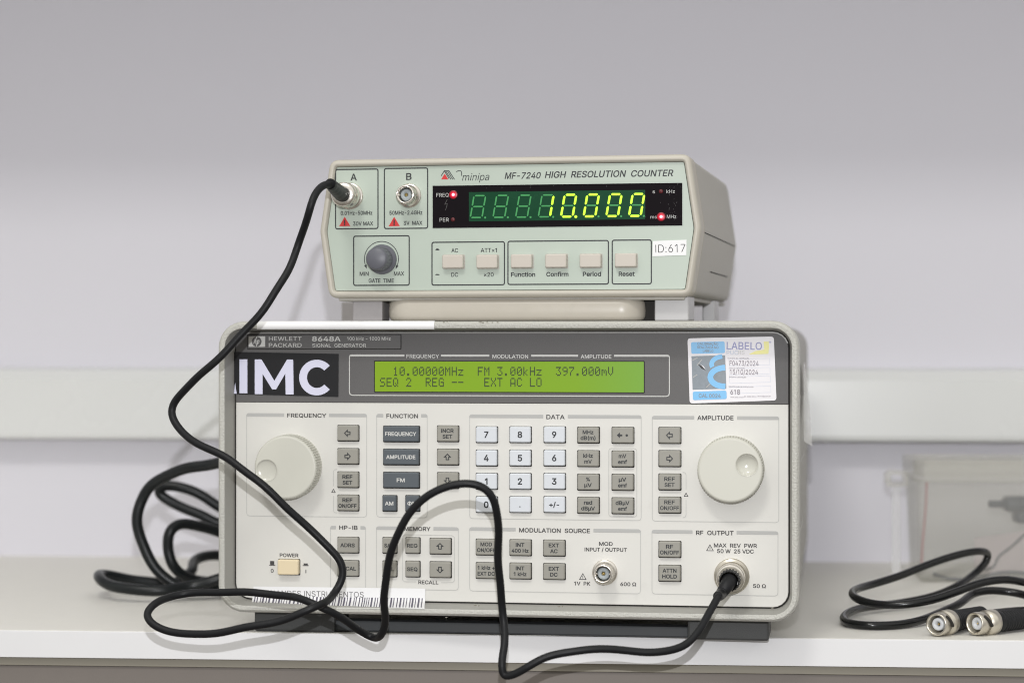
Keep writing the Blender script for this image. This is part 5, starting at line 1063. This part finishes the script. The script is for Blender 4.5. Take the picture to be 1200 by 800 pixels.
# ---------------------------------------------------------------- clear storage box and what lies inside it
ORG = Vector((.2815, 1.545, 0)); bx = empty('storage_box', tuple(ORG), YAW)
tag(bx, 'clear plastic storage box with a pale rim standing on the desk against the wall', 'storage box')
wl, dp, ht = .22, .085, .0855; th = .0013
def wallbox(x0, x1, y0, y1, z0, z1, tp_=.0): return rbox(x0, x1, y0, y1, z0, z1, .0004, 1)
bb = MB()
def ringbox(ins, z, r=.008): return [(x, y, z) for x, y in rrect(ins, wl-ins, ins, dp-ins, max(.002, r-ins), 5)]
bb.add(loft([ringbox(.0058, .0010), ringbox(.0046, .0006), ringbox(.0030, .0016), ringbox(0, .072), ringbox(.0013, .072), ringbox(.0043, .0028)], True, True), 'box plastic')
bb.build('body', bx)
rm = MB(); rm.add(loft([ringbox(.0002, .0700), ringbox(-.0018, .0705), ringbox(-.0022, ht-.001), ringbox(-.0016, ht), ringbox(.0060, ht), ringbox(.0066, ht-.001), ringbox(.0060, .0722)]), 'box rim plastic'); rm.build('rim', bx)
ld = MB(); ld.add(rbox(.006, wl-.006, .006, dp-.006, ht-.0035, ht-.0022, .0004, 1), 'box plastic'); ld.build('lid', bx)
la = MB()
lp = [(-.002, .0755), (-.016, .0765), (-.0185, .0735), (-.0185, .0670), (-.016, .0645), (-.002, .0650)]
lp = roundpoly(lp, [.001, .002, .002, .002, .002, .001], 4); li = [(-.0100+(x+.0100)*.55, .0703+(z-.0703)*.50) for x, z in lp]
n_ = len(lp); V_ = [(x, .030, z) for x, z in lp]+[(x, .030, z) for x, z in li]+[(x, .046, z) for x, z in lp]+[(x, .046, z) for x, z in li]; F_ = []
for i_ in range(n_):
    j = (i_+1) % n_; F_ += [[i_, j, n_+j, n_+i_], [2*n_+i_, 2*n_+j, 3*n_+j, 3*n_+i_], [i_, j, 2*n_+j, 2*n_+i_], [n_+i_, n_+j, 3*n_+j, 3*n_+i_]]
la.add((V_, F_), 'box rim plastic'); la.build('latch', bx, 'clip latch on the left side of the clear box')
MB().add(rbox(-.0135, -.0075, .036, .037, .002, .0645, .0003), 'film clear').build('clasp_strip', bx)
YB = lambda px, py, d: wp(px, py, d)
ad = MB()
ad.add(rbox(-.008, .022, -.009, .009, -.005, .006, .004, 3), 'adapter dark', True); ad.add(rbox(.000, .020, -.008, .010, -.013, -.004, .003, 3), 'adapter dark', True); ad.add(rbox(-.018, -.006, -.004, .004, -.002, .003, .0015, 2), 'adapter dark', True)
o = ad.build('power_adapter'); o.location = YB(1188, 591, 1.585); tag(o, 'dark blue power adapter seen through the clear storage box', 'adapter')
lf = MB(); A_ = [YB(1142, 630, 1.60), YB(1215, 620, 1.575), YB(1215, 668, 1.57), YB(1142, 672, 1.595)]; c_ = A_[3].copy()
lf.add(([tuple(p-c_) for p in A_]+[tuple(p-c_+Vector((0, .0008, 0))) for p in A_], [[0, 1, 2, 3], [4, 5, 6, 7], [0, 1, 5, 4], [1, 2, 6, 5], [2, 3, 7, 6], [3, 0, 4, 7]]), 'leaflet mauve')
o = lf.build('leaflet'); o.location = c_; tag(o, 'mauve folded leaflet standing inside the clear storage box', 'leaflet')
for nm, lb, pp, rr_ in (('thin_wire', 'thin dark wire rising to the right inside the clear storage box', [(1152, 667, 1.565), (1164, 664, 1.565), (1170, 652, 1.565), (1180, 644, 1.565), (1190, 636, 1.565), (1202, 625, 1.565), (1230, 615, 1.565)], .0009),
                        ('flat_wire', 'dark wire lying along the bottom of the clear storage box', [(1094, 672, 1.562), (1110, 677, 1.558), (1130, 678, 1.558), (1150, 676, 1.562), (1175, 670, 1.57), (1215, 672, 1.57)], .0013)):
    Pt = relax(smoothpath([YB(*p) for p in pp], 8), 4); mb = MB().add(tube(Pt, rr_, 8), 'wire blue', True); org = Pt[0].copy()
    for i_ in range(len(mb.v)): mb.v[i_] = mb.v[i_]-org
    o = mb.build(nm); o.location = org; tag(o, lb, 'wire')
rs = MB(); Pt = smoothpath([YB(1086, 564, 1.556), YB(1085, 590, 1.556), YB(1083, 615, 1.556), YB(1081, 640, 1.556), YB(1080, 662, 1.556)], 6); org = Pt[-1].copy()
rs.add(tube([p-org for p in Pt], .0008, 8), 'strip red', True); o = rs.build('red_wire'); o.location = org; tag(o, 'red wire standing upright in the left corner of the clear storage box', 'wire')
